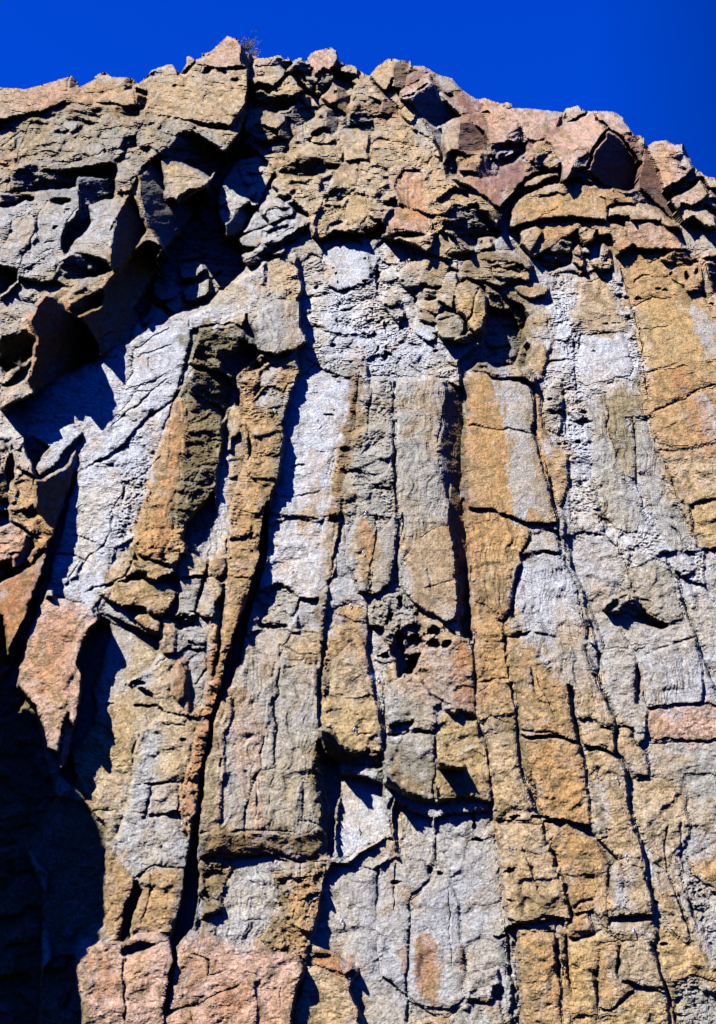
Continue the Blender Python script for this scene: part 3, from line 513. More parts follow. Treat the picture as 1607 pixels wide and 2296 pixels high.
+ c edge_face n 30 -.4 .4 2 s | 730,390 760,370 850,460 900,520 940,590 920,590 760,425
c block g 0 -.8 -.4 2 s | 560,600 700,705 800,655 750,740 745,830 780,960 760,1000 700,860 640,740
! boulder | upright yellow and white boulder with a shaded right flank beneath the tilted slab
c boulder t 34 .25 .1 3 s | 745,780 780,710 910,632 905,700 880,800 880,915 790,915 750,840
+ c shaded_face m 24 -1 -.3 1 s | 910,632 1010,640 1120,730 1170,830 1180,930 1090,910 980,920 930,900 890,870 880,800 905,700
c block o 22 .1 .1 3 f | 790,930 850,905 960,930 1010,960 1000,1050 900,1060 870,960 830,990
c block o 28 .2 .1 2 f | 975,930 1080,905 1075,960 1110,970 1060,1050 1030,1020
c block m 18 -1 -.4 2 s | 1090,910 1180,930 1260,1050 1250,1148 1080,1148 1060,1060 1115,980
c block k 4 -.5 -.5 2 f | 780,960 880,950 900,1060 880,1148 800,1148 780,1060
c block t 26 .1 .1 3 f | 880,1090 990,1085 1060,1100 1070,1148 900,1148
! boulder | pinkish boulder with a pale chipped corner below the maroon summit slope
c boulder p 36 .1 .15 3 w | 1165,760 1180,690 1290,630 1430,650 1470,700 1430,790 1360,810 1280,840 1190,860
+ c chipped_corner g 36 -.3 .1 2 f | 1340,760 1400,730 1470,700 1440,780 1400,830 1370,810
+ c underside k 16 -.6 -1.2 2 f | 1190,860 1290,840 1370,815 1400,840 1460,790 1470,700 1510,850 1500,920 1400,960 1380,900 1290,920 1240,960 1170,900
! rock | small white flat stone lying in the shaded hollow
c boulder w 22 .2 .3 2 s | 1245,965 1300,930 1385,895 1400,930 1330,980 1255,995
c block g 0 -.4 -.5 2 f | 1180,940 1240,960 1250,1000 1400,940 1500,920 1400,1010 1280,1060 1250,1148 1150,1060
z block m 24 .05 .1 3 w | 1200,290 1290,280 1330,300 1310,340 1270,360 1240,330
! boulder | layered knob of rock standing on the pinkish skyline ridge
d boulder t 36 .1 .1 3 w | 240,110 290,70 370,48 410,70 445,118 340,170 290,210 260,180 250,130
! boulder | tiny rounded dark stone perched on the maroon skyline
c boulder n 34 0 .1 3 s | 1310,500 1330,478 1370,478 1382,520 1350,530 1315,520
! rock | huge pinkish boulder with a wide shaded underside, largest rock of the right summit
d boulder p 52 .25 .25 3 s | 100,370 200,290 300,210 400,160 520,97 550,190 640,270 560,350 540,400 490,490 450,610 430,590 450,470 350,520 320,650 270,720 220,740 210,600 150,480
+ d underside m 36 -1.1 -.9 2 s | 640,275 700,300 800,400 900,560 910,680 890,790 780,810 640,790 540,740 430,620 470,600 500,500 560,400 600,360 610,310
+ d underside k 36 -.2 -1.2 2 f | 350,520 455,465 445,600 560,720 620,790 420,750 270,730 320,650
+ d back_slab p 44 .1 .3 2 s | 525,97 630,97 690,110 770,160 840,270 860,300 830,300 700,285 640,262 590,200 550,190
d block m 38 -.6 0 3 f | 700,285 860,305 920,320 980,400 1000,440 940,560 900,560 850,450 780,360
d block n 42 .1 .2 2 f | 895,320 940,312 980,350 980,410 915,390
d block m 10 -1.2 0 2 s | 940,560 960,430 1000,460 1100,600 1130,790 1140,830 1190,880 1250,990 1260,1080 1150,1000 1000,900 900,800 910,680
! rock | slanting pinkish rock with dark notches near the top, rightmost peak
d boulder p 36 .15 .25 3 h | 980,430 1050,390 1100,365 1170,357 1220,395 1320,395 1340,480 1380,550 1410,620 1320,700 1230,760 1130,800 1100,640 1040,540
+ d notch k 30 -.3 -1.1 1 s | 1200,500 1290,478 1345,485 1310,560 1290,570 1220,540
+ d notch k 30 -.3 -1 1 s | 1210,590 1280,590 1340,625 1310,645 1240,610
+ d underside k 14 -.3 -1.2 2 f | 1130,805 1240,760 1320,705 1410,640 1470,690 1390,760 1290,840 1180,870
d block p 32 .1 .3 3 h | 1190,880 1330,830 1470,710 1520,800 1550,860 1500,880 1380,950 1300,940 1270,1000 1200,920
d block t 34 .1 .2 3 w | 1410,620 1520,640 1607,720 1800,760 1800,860 1607,800 1540,790 1480,700
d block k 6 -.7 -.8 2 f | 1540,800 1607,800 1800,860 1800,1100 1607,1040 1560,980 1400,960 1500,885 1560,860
d block t 26 .1 .2 3 w | 1260,1010 1320,940 1500,970 1590,1040 1607,1148 1500,1148 1420,1040 1300,1090
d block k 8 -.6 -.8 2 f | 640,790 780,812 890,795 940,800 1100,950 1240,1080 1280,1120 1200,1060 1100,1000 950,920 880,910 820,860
! rock | orange wedge boulder with a dark notch left of the huge pinkish boulder
d boulder o 40 .15 .1 3 f | -110,520 -60,470 0,380 80,358 95,400 130,470 190,540 200,610 120,640 60,570 -20,600 -100,640
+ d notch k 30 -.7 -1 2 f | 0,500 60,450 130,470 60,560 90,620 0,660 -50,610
d block o 34 .1 .1 3 s | -120,740 0,670 110,650 195,620 205,690 100,700 0,760 -130,790
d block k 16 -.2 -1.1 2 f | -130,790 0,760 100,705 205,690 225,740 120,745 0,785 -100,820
@rounded_brow rounded ochre brow
d block o 27 .05 .3 5 w | -200,900 -60,820 0,790 120,748 260,740 350,740 560,780 720,810 860,870 880,920 760,930 640,960 640,1100 500,1060 300,1040 100,1060 -100,1100 -260,1148 -240,1000
d block t 31 .1 .2 4 w | 0,790 120,748 220,745 310,760 300,830 220,840 60,850 -60,880 -80,830
d block k 23 -.6 -.6 3 f | 225,780 310,760 310,820 260,830
d block t 29 .05 .3 5 w | 640,960 760,920 880,915 1000,940 1120,1010 1230,1080 1280,1148 1000,1148 850,1060 720,1040 640,1060
d block b 25 -.2 -.6 3 f | 820,1050 870,1060 940,1130 1110,1090 1140,1040 1120,1110 1000,1148 900,1148
h block o 23 .05 .2 5 w | -180,20 0,-60 300,-80 640,-60 800,0 900,100 720,260 700,150 640,60 560,80 540,20 500,110 420,150 380,20 220,100 120,170 20,230 -40,260 -140,160
h block p 21 .05 .2 5 w | 800,-60 1100,-60 1250,60 1300,170 1400,200 1240,210 1080,190 900,180 800,80
h block t 27 .1 .1 3 w | 0,120 60,30 0,-30 -150,40 -160,150 -60,220
h block o 27 .1 .1 4 f | 380,20 440,-20 530,40 500,110 430,155 395,110
h block k -3 0 -1 2 f | 20,230 120,170 230,95 310,130 310,300 200,380 120,400 60,350 20,280
h block o 23 .1 .1 3 f | 320,220 370,130 400,180 430,330 400,350 320,300
h block g 11 0 0 3 f | 415,180 450,160 480,200 460,240 420,220
h block y 21 -.1 0 3 f | 480,290 560,270 600,140 650,170 660,260 700,290 660,380 560,390 500,340
h block g 5 .1 .1 3 s | 200,350 320,310 440,370 400,440 370,400 230,400 160,430 180,490 130,430
h block g 1 .1 .1 3 s | 640,130 700,120 720,260 780,450 760,510 700,510 660,420 680,300
"""
STROKES = """
# long open cracks
c b 1.6 14 | 635,300 628,370 620,420 650,480 670,530 668,590 680,640 640,680 590,720 565,800 570,860 585,900
c b 1.0 7 | 680,500 690,580 690,700 670,800
c A 1.0 6 | 180,480 120,600 60,760 30,860
c a 1.0 6 | 0,740 90,700 200,600
c a .8 5 | 245,375 330,350
c a .8 5 | 100,440 215,435
c a .8 4 | 100,1000 170,900 200,800 260,700
o a 7 | 1180,180,14,10 1090,1130,10,8 870,530,16,6 450,790,60,8 950,560,40,8 570,880,30,10 1560,190,20,16 940,780,16,20
c e 1.2 8 | 345,200 340,330 280,420 260,500 200,560 180,700
c e .8 5 | 390,460 500,440
o e 8 | 500,320,24,24 100,350,24,24 610,160,22,10 575,185,10,12 310,225,14,12
c e .8 5 | 440,60 400,130 340,210
c f 1.8 12 | 870,100 840,190 790,290 730,390 640,520 570,640 510,700
c f 1.2 8 | 1020,500 930,530 800,590 650,650 540,690 430,740
c f 1.0 6 | 430,330 420,480 400,570
c f 1.0 7 | 0,1010 180,960 260,820 400,810 500,760
c f 1.2 8 | 1360,200 1320,330 1290,420
c f .9 5 | 1050,260 1010,330 940,400
# grey wall cracks
c C 1.5 9 | 820,590 780,650 700,700 620,780 560,850 490,910 430,930 380,960 330,990
c C 1.0 7 | 700,590 640,650 560,710 500,770
c C 1.0 7 | 830,500 800,600
c C 1.2 8 | 370,790 345,860 350,920 330,1000 300,1100
c C .8 5 | 610,450 700,420 780,390
c C .8 5 | 760,550 690,600 600,610
c C 1 6 | 670,450 665,500 690,520
c C 1 6 | 730,880 700,930 640,980 560,1020 540,1148
c E 1 7 | 240,195 330,190 380,215 430,240
c E .8 5 | 370,210 330,270 300,340
c E 1 6 | 510,0 505,80 440,180 380,215
c E 1.2 7 | 600,210 560,290 480,330 380,360
c E .8 5 | 480,180 400,200 370,240
o E 9 | 410,350,14,6 630,290,10,14
# pocket columns
c C 1.4 9 | 1090,660 1110,760 1130,820 1110,930
c C 2 14 | 1130,830 1125,880 1110,930
c E 2.6 24 | 1022,205 1015,300 1005,420 995,520 985,620 965,700 960,770
c E 1.2 8 | 1020,100 1025,160 1022,205
c j 1 7 | 700,310 680,450 690,620
c j 1.0 7 | 985,320 950,450 930,560 880,680 870,780
c j 1 6 | 700,470 830,470 1040,465
c j 1 6 | 1200,470 1290,475 1350,480
c j .9 6 | 1150,60 1140,160 1150,220
o j 10 | 1150,220,12,16 1360,230,14,14 1190,300,8,8 1130,570,10,10 820,1050,34,18 400,300,60,14
c i 1.2 7 | 740,180 740,270 720,340 660,430
c i .8 5 | 540,330 700,340 830,330
o i 6 | 1400,235,34,12 1140,215,16,8 1430,280,26,8 1350,580,40,10 1400,540,16,8 990,815,20,14 500,1050,8,8
c i .9 5 | 975,1065 1020,1045 1140,1045
c i .8 4 | 1230,920 1350,905
c i .8 4 | 1180,730 1250,725 1275,680 1255,630
# white column and below
c E 1.8 12 | 1200,10 1260,25 1310,20 1350,28 1435,35
c C .9 5 | 1250,1080 1330,1078 1440,1050
c E 1.2 8 | 1345,390 1335,450 1300,510 1180,522
c E 1.0 7 | 1300,545 1270,620 1245,670
c E .8 5 | 1400,540 1440,545
c E 1 6 | 1250,665 1260,600 1350,640 1440,640
c E 1.4 10 | 1535,60 1515,160 1490,250 1470,380 1465,480 1450,640 1440,760
# central pillar
c E 1.1 8 | 1215,820 1235,860 1240,960 1235,1060 1235,1148
c E .9 6 | 1190,990 1175,1080 1170,1148
c G 1.1 8 | 1170,10 1130,80 1105,180 1100,260 1100,340
c G .8 5 | 1150,20 1150,150 1145,220
c G .9 6 | 1360,100 1355,220 1360,240 1430,250
c G 1 5 | 1225,40 1220,80
c G 1.6 10 | 905,395 1000,380 1110,400 1180,385 1260,390 1340,420 1460,430
c G 1 7 | 1465,440 1450,560 1420,680 1395,780 1385,880
c G .8 5 | 1230,400 1225,430
c G .8 5 | 1350,420 1345,520
c E 1.2 8 | 1220,850 1250,820 1245,760 1265,690
c G .8 4 | 1100,690 1180,680
c G 1.2 8 | 690,75 670,140 650,210 640,240
c G 1.4 9 | 610,80 680,75 760,72 830,72
c G 1.3 9 | 600,495 650,470 700,440 790,450 840,455
c G 1 7 | 805,100 805,200 830,270 850,330
c G 1 6 | 730,350 725,440
c G 1 6 | 680,470 675,560 640,700
c E 1 7 | 1000,1100 990,1148
c E .9 6 | 720,950 840,960
c E 1.2 9 | 600,1148 600,1050 640,980
c E 1 7 | 880,780 930,700 920,640
o E 9 | 620,770,34,14 650,870,50,8 490,860,30,5 820,1025,10,8 800,470,60,14 860,615,46,8
# pink blocks
c G 1.2 8 | 555,850 560,960 565,1060 560,1148
c G 1 6 | 545,790 560,840
c G 1 6 | 850,830 940,860 940,930 1010,920
c G 1 6 | 1000,1000 1100,970 1150,1000 1160,1100
c G 1.4 9 | 1370,900 1340,980 1320,1060 1310,1148
c G .9 6 | 860,1090 870,1148
c G .9 6 | 750,1090 840,1075 900,1060 1000,1000 1100,960
c G .8 5 | 1255,980 1260,1080
# middle
c D 1.3 9 | 150,540 160,640 155,720 162,860 170,1000 172,1080 185,1148
c D 1 6 | 0,1045 80,1045 165,1048
c D 1 7 | 55,560 60,640 40,800
c F 1.3 9 | 205,0 195,100 180,180 170,260
c F 1 7 | 85,0 80,120 60,230 50,330
c F 1.2 9 | 45,380 50,480 45,620 70,760 85,840 95,900
c F 1 7 | 125,740 120,860 120,1000 115,1148
c F .9 5 | 0,830 60,820
c F .9 6 | 0,1000 70,990
c F 1 7 | 255,530 255,470 285,435 330,450 370,490 410,500
o F 16 | 260,570,44,30 340,590,26,20 400,590,24,18 240,690,36,50 115,640,34,16 185,400,12,24 140,470,16,20 190,560,18,44
o F 10 | 345,535,24,22 205,610,24,20 130,490,12,14
c F .9 6 | 310,250 320,310 330,350
c F .8 5 | 300,345 440,310
c H 1.1 7 | 95,450 90,560 90,700
c H 1.1 8 | 240,590 235,700 230,800 225,900 225,1040
c H 1.1 8 | 345,230 350,330 350,440
c H .9 6 | 170,420 165,520 160,640
c H .7 5 | 410,530 410,640 412,760 420,880
c H .7 3 | 610,310 640,480 660,660
c H 1 6 | 110,930 160,980 220,1020 260,1060 340,1110 400,1120
c H 1.3 9 | 230,1040 220,1148
c H .9 6 | 480,1050 580,1055
o H 9 | 320,460,14,26 375,470,16,12 540,320,30,10 630,1010,26,30 520,240,10,40 170,510,30,8
c H 1.4 9 | 340,1290 345,1340
c F 1.5 10 | 120,1000 200,1000 250,980 350,995
c F 1 6 | 345,1000 350,1148
c F 1.3 9 | 380,500 440,560 510,580
c H 1.2 9 | 0,380 60,340 120,310 150,290
c H 1 6 | 0,430 60,450 130,420
# yellow column and grooves right of it
c D 1 6 | 480,760 560,770 680,782 790,800
c D 1.5 10 | 790,590 795,680 790,780 820,900 840,1000 880,1100 905,1148
c F 1.4 10 | 480,0 490,120 510,260 510,400 515,480 520,620 525,760 525,880 545,960 580,1030 590,1148
c F 1.4 10 | 720,190 735,220 700,340 690,430 655,490 660,560 670,640 680,740 710,800 718,900 718,1000 730,1050 770,1148
c F 1.4 10 | 725,190 800,183 900,187
c F 1.6 11 | 900,0 905,100 930,230 980,310 1000,420 1040,530 1040,600
c F 1.6 12 | 1020,605 1040,680 1080,780 1110,840 1150,900 1155,960
c F 2.4 18 | 1085,620 1085,700 1070,740 1095,780
c F 1.4 9 | 700,565 760,545 850,550 930,590 1010,600
c F 1 6 | 800,740 860,860 880,920
c F 1.4 9 | 720,985 860,990 960,1030 1000,1040
c F 1.2 9 | 970,860 980,960 1000,1040 1030,1148
c F 1.2 8 | 1080,965 1155,970
c F 1.2 9 | 1160,970 1160,1060 1210,1148
c F 1.2 8 | 530,760 680,750
c F 1.2 8 | 780,700 790,800 830,870
c F 1.8 12 | 1250,700 1265,760 1255,820
c F 1.1 8 | 1160,130 1210,260 1290,480
c F 1.5 10 | 1380,200 1430,330 1480,460 1520,560 1560,680 1600,780
c F 1.2 8 | 1320,630 1420,590 1520,555
c F .9 6 | 1320,400 1200,370
c F 1.1 7 | 1240,650 1260,720 1300,880
c F 1 7 | 1550,750 1550,860
c D 1.2 9 | 1110,620 1130,700 1120,760 1160,880 1150,900
c D 1.2 9 | 1240,720 1250,860 1250,1000 1290,1148
c D 1.2 9 | 925,600 920,680 935,800
c D 1 6 | 1320,700 1400,665 1500,620 1607,570
c D 1 5 | 1290,520 1400,490 1450,470
c D 1.2 8 | 1180,60 1220,200 1270,320 1280,500 1300,640
c D 1.4 9 | 1320,800 1350,900 1400,980 1430,1080 1480,1148
c F 1.4 9 | 1400,60 1450,110 1490,190 1510,240
c D 1 6 | 850,480 970,465 
c D 1 6 | 970,360 975,560 985,600
c h .9 5 | 940,430 1020,425
c h .9 5 | 910,920 1060,900 1180,880
c h .8 5 | 880,750 900,860 930,970
c h 1 6 | 990,330 1080,300 
c h .9 6 | 870,500 890,470 960,430
o h 8 | 1345,420,24,50 1440,400,22,28 1090,555,30,14 1200,400,16,16 900,640,26,14 800,640,22,20 1150,570,30,12 620,860,40,8
o h 7 | 310,880,22,10 350,970,16,12 400,970,14,10 340,930,22,8 280,990,14,10 500,1110,20,8 620,860,22,7 700,850,40,6
o D 8 | 880,700,14,8 860,640,16,8 1010,740,26,14 930,840,14,8 990,830,20,10 1000,700,20,10 920,560,10,8
c D 1.2 8 | 560,110 520,200 510,260 480,300
c D 1.0 6 | 450,20 455,100 440,200
c D 1 7 | 360,300 440,260 480,300 500,350 560,390
c D 1 7 | 350,260 360,340 350,390 420,410
# lower right
c H 1.4 9 | 595,0 600,150 605,200 620,330 640,480 655,620 665,720 690,900 700,1148
c H 1.3 9 | 775,0 800,120 810,200 830,250
c H 2.2 18 | 835,240 850,320 890,400 895,460
c H 1.4 10 | 740,360 780,450 820,560 840,600
c H 1.4 10 | 890,460 930,540 950,620 960,660 940,690 895,680 890,740
c H 1.6 10 | 840,240 910,265 935,245
c H 1.5 10 | 670,710 740,715 800,730 880,740 890,800 895,900 910,960
c H 2.2 16 | 935,740 940,860 950,940 965,1010
c H 1.3 9 | 960,630 1000,600 1060,590
c H 1.4 10 | 960,770 1050,745
c H 1.3 9 | 1140,680 1200,665 1320,655
c H 1.2 8 | 1135,560 1120,460 1140,430
c H 1.6 12 | 1215,0 1235,130 1215,150 1240,280 1270,340
c H 2.2 17 | 1275,320 1295,420 1300,500 1330,590
c H 1.3 8 | 1075,325 1125,320
c H 1.2 8 | 1010,60 1050,70
c H 1.4 9 | 1170,820 1165,910
c H 1.6 11 | 1310,780 1345,860 1370,960 1385,1010
c H 1.1 8 | 1385,1010 1420,1100 1430,1148
c H 1 7 | 1240,1000 1180,1040 1140,1080
c H 1 7 | 1180,960 1300,980 1380,1000
c H 1.1 8 | 1390,480 1430,580 1470,690 1490,760
c H 1.1 8 | 1450,240 1450,380 1460,480
c H 1.1 8 | 1480,560 1500,650 1530,720
c H 1.0 7 | 1080,880 1075,1000 1080,1060
c H .9 6 | 620,270 600,160
c H 1.1 8 | 650,590 700,600
o H 9 | 680,455,18,12 690,715,22,12 1370,790,20,10 640,760,30,10 700,220,30,10 820,220,40,8 1330,600,18,12 1180,665,26,10
c F 1.1 7 | 1160,940 1220,970 1260,1040
c H 1.1 8 | 1400,250 1380,320 1380,470
c E .8 5 | 560,780 600,760 640,770
c n 1.2 8 | 740,430 720,560 710,680
c n 1.2 8 | 1020,410 1080,520 1110,680 1170,870 1210,980 1240,1110
c n 1.2 8 | 190,380 195,560 205,700 200,780
c n 1.2 8 | 250,420 290,600 300,750 330,880
c n 1 7 | 540,760 535,900 540,1000
c n 1 7 | 1260,30 1310,180 1380,360
c n 1 7 | 1380,60 1430,200 1470,270
c m 1 6 | 340,360 330,480 340,600 390,860
c m 1 7 | 870,740 910,860
# upper right
c d .9 6 | 20,880 100,850 160,855
c d .9 5 | 0,1080 60,1030 200,960
c d 1.2 8 | 560,870 620,900 650,960 640,1060
c d 1 6 | 330,460 460,455
o c 8 | 1470,980,30,22 640,200,40,14 1150,560,30,10
o g 8 | 120,560,40,12 60,750,14,10 480,760,30,10 380,770,10,10 170,830,14,14 240,790,20,12 180,900,24,30 180,980,20,20 30,970,40,12 1350,800,40,14 1460,840,40,24 1060,700,30,8
o l 8 | 190,870,36,22 590,890,24,26 660,950,40,50 580,240,20,60 590,340,20,40 40,330,22,22 250,480,16,14 460,750,26,14 650,700,14,50 790,700,24,30 1110,900,20,16 700,940,20,24 600,660,26,20 820,580,14,40 930,440,16,30 660,870,14,24
o l 7 | 190,170,16,12 210,210,8,14 220,290,6,12 460,270,24,12 670,130,40,12 520,230,12,30 1100,750,34,10 1280,830,30,16
c l 1.1 8 | 220,380 330,340 430,310 540,290
c l 1 7 | 210,620 230,690 215,700
c l 1 7 | 380,620 390,740 
c l 1.1 8 | 480,580 520,690
c l 1 7 | 230,560 340,530 430,490
c l 1.1 8 | 540,500 545,610 
# stains
p z d 16 .75 | 455,760 470,830 460,920 470,1000 450,1080 440,1150
p z d 9 .7 | 430,1000 420,1080 400,1150
p z o 12 .8 | 385,1000 370,1080 345,1150 340,1210
p z r 6 .6 | 395,920 390,1000 365,1180 355,1230
p z d 7 .6 | 625,900 625,1000 605,1100 590,1180
p z o 8 .7 | 555,900 560,960 535,1040 520,1120
p z g 12 .95 | 1150,860 1155,930 1165,1000 1170,1080 1175,1160
p z n 8 .7 | 1180,870 1190,960 1200,1080 1220,1160
p z o 10 .7 | 705,1040 700,1100 690,1180
p z o 6 .5 | 770,1000 755,1100 745,1200 738,1300
p z b 7 .7 | 800,850 800,950 780,1040
p z d 7 .7 | 1010,900 1015,1000 1025,1100
p z m 5 .8 | 1022,900 1022,1000 1035,1100
P z r .5 | 800,1160 840,1180 835,1260 810,1250
p z g 7 .8 | 1590,740 1560,700
p z g 7 .85 | 1570,900 1607,980 1640,1040
p z g 8 .85 | 1565,740 1590,780
p z r 8 .5 | 1520,830 1560,920 1600,1010
P z o .5 | 1300,560 1380,640 1370,760 1290,730
P z t .6 | 1300,620 1390,660 1390,760 1280,740
p z r 8 .6 | 950,2110 955,2160 965,2230
P z r .65 | 930,2110 980,2120 985,2190 960,2240 930,2180
p z r 5 .5 | 905,2130 905,2170
p z r 4 .5 | 1035,2120 1040,2170
P z o .6 | 870,1690 930,1740 960,1790 880,1780
P z p .5 | 500,1540 560,1540 600,1600 590,1900 560,1840 520,1700
P z p .4 | 860,1430 920,1400 1060,1500 1060,1600 900,1560
P z r .6 | 1010,1490 1060,1500 1055,1560 1015,1570
P z t .5 | 880,1780 900,1790 905,1900 885,1960 870,1900
P z r .5 | 80,1400 180,1350 160,1480 90,1560
P z o .5 | 100,1480 140,1560 170,1620 130,1660
P z g .7 | 230,1400 300,1420 280,1560 210,1600 240,1480
P z y .7 | 220,1600 300,1580 320,1640 240,1740 180,1720 190,1660
P z g .6 | 300,1700 400,1760 380,1900 300,1870
P z g .7 | 1420,1900 1400,1960 1370,2050 1420,2050
P z g .5 | 1180,1420 1260,1440 1330,1500 1340,1600 1290,1540 1220,1500
P z g .5 | 470,2000 540,1960 600,2040 560,2150 480,2110
P z g .5 | 620,1930 700,1930 640,2010
P z r .5 | 200,2130 260,2160 260,2230 210,2240
P z r .45 | 420,2130 500,2160 440,2230 390,2200
P z r .5 | 480,2220 560,2190 570,2260 500,2270
P z r .45 | 880,380 950,400 960,500 900,500
P z r .55 | 890,470 950,480 950,510 890,520
P z r .35 | 20,200 140,190 260,180 240,240 60,260
P z o .5 | 0,290 40,280 30,380 0,400
P z o .4 | 320,210 400,240 540,250 520,280 330,260
P z g .6 | 0,440 260,480 250,560 120,600 0,620
P z g .7 | 170,470 250,470 240,560 170,550
P z t .5 | 1080,580 1160,600 1180,680 1100,700 1040,650
P z d .6 | 1140,640 1180,640 1185,760 1160,800
P z d .5 | 1080,620 1140,660 1130,700
P z o .5 | 1130,420 1290,400 1330,440 1250,520 1150,500
P z t .6 | 1200,760 1270,800 1180,830
P z c .5 | 440,600 540,610 560,680 480,700
P z g .5 | 590,680 640,690 640,760 580,750
P z d .5 | 450,1950 500,1950 500,2040 455,2060
P z o .6 | 230,1270 360,1290 380,1370 240,1350
P z p .4 | 0,190 150,170 180,220 60,260 0,250
P z o .5 | 890,1190 1010,1180 1025,1330 1010,1390 930,1360
P z r .45 | 800,1150 840,1180 835,1270 805,1240
P z o .55 | 790,1170 845,1190 840,1300 800,1310
P z w .6 | 650,850 780,850 740,1120 620,1150
P z w .5 | 600,1180 720,1180 720,1320 600,1300
P z w .4 | 1160,1260 1280,1280 1300,1420 1170,1420
P z d .5 | 860,1700 960,1790 1100,1800 1090,1760 980,1700 870,1660
p z d 3 .6 | 1155,1460 1160,1560 1170,1660 1200,1780
p z d 3 .5 | 1330,1760 1350,1860 1365,1950
p z d 4 .5 | 700,1750 715,1850 700,1900
p z d 5 .5 | 1030,900 1035,1000 1045,1150
p z d 5 .5 | 480,1650 470,1800 455,1900
p z d 5 .5 | 620,1960 640,2040 600,2100
P z d .45 | 1060,1300 1130,1290 1140,1370 1080,1400
P z d .4 | 1110,1600 1170,1620 1180,1680 1120,1670
P z d .4 | 1150,2000 1250,2010 1260,2060 1160,2070
"""
GNAME = dict(buttress='rock_buttress', gully_wedge='gully_wall', gully='gully_floor', shoulder='rock_shoulder', grey_wall='rock_slab', slope_left='rock_outcrop', rust_flake='rock_flake', tan_slab='rock_slab',
    pocket_column='rock_column', niche_strip='rock_strip', spine_column='rock_column', lower_left_stack='block_stack', shadowed_foot='wall_foot', black_crack='rock_crack', white_column='rock_column', central_pillar='rock_pillar',
    pink_ledge='rock_ledge', brown_rib='rock_rib', grey_column_pair='rock_column', middle_blocks='block_stack', overhang='rock_overhang', bright_blocks='block_stack', great_slab='rock_slab', yellow_column='rock_column',
    grey_blocks_right='block_stack', tan_column='rock_column', brown_column='rock_column', right_wall='rock_face', ochre_slab='rock_slab', upper_middle='broken_face', crest_left='rock_crest', bright_hollow='rock_hollow',
    ochre_knobs='rock_knobs', right_summit='summit_slope', rounded_brow='rock_brow', bedrock='bedrock')
COMP = dict(buttress=.5, shoulder=.7, upper_middle=.3, crest_left=.45, bright_hollow=.6, ochre_knobs=.6, right_summit=.6, rounded_brow=.3, gully_wedge=.8, slope_left=.8, ochre_slab=.4, right_wall=.35)
SMOOTH = False
LEAN = dict(buttress=.15, upper_middle=.3, crest_left=.5, right_summit=.5, rounded_brow=.1, ochre_knobs=.5, ochre_slab=.2, tan_column=.1, brown_column=.1, great_slab=.2, right_wall=.2, tan_slab=.3, lower_left_stack=.2, middle_blocks=.4, grey_wall=.5, yellow_column=.4, pink_ledge=.3, central_pillar=.4, bright_hollow=.6)
# ------------------------------------------------------------------ numpy noise
def _tab(seed): return np.random.RandomState(seed).rand(256, 256).astype(np.float32)
_T = {}
def vn(x, y, seed):
    if seed not in _T: _T[seed] = _tab(seed)
    t = _T[seed]; xi = np.floor(x).astype(np.int32); yi = np.floor(y).astype(np.int32)
    fx = x-xi; fy = y-yi; fx = fx*fx*(3-2*fx); fy = fy*fy*(3-2*fy)
    x0 = xi & 255; x1 = (xi+1) & 255; y0 = yi & 255; y1 = (yi+1) & 255
    a = t[y0, x0]; b = t[y0, x1]; c = t[y1, x0]; d = t[y1, x1]
    return (a+(b-a)*fx)*(1-fy)+(c+(d-c)*fx)*fy
def fbm(x, y, seed, o=4, g=.5):
    s = 0; a = 1; n = 0
    for i in range(o):
        s = s+a*vn(x+i*17.3, y+i*9.1, seed+i); n += a; a *= g; x = x*2.03; y = y*2.03
    return s/n-.5
def ridge(x, y, seed, o=3):
    s = 0; a = 1; n = 0
    for i in range(o):
        s = s+a*(1-np.abs(2*vn(x+i*7.7, y+i*3.1, seed+i)-1)); n += a; a *= .5; x = x*2.1; y = y*2.1
    return s/n
def worley(x, y, seed, slope=None):
    """F1, F2 and (with slope) the height of a random plane through each cell's site"""
    rs = np.random.RandomState(seed); T1, T2, T3, T4, T5 = [rs.rand(128, 128).astype(np.float32) for _ in range(5)]
    xi = np.floor(x).astype(np.int32); yi = np.floor(y).astype(np.int32)
    f1 = np.full(x.shape, 9., np.float32); f2 = f1.copy(); pl = np.zeros_like(f1)
    for dj in (-1, 0, 1):
        for di in (-1, 0, 1):
            a = (xi+di) & 127; b = (yi+dj) & 127
            dx = x-(xi+di+T1[b, a]); dy = y-(yi+dj+T2[b, a]); d = np.sqrt(dx*dx+dy*dy)
            m = d < f1; f2 = np.where(m, f1, np.minimum(f2, d)); f1 = np.where(m, d, f1)
            if slope is not None:
                pl = np.where(m, slope*((T3[b, a]-.5)*2*dx+(T4[b, a]-.5)*2*dy)+(T5[b, a]-.5), pl)
    return f1, f2, pl
def blur(a, r, n=1):
    for _ in range(n):
        for ax in (0, 1):
            c = np.cumsum(np.concatenate([np.repeat(np.take(a, [0], ax), r+1, ax), a, np.repeat(np.take(a, [-1], ax), r, ax)], ax), axis=ax, dtype=np.float64)
            k = 2*r+1
            a = ((c[k:]-c[:-k]) if ax == 0 else (c[:, k:]-c[:, :-k]))/k
            a = a.astype(np.float32)
    return a
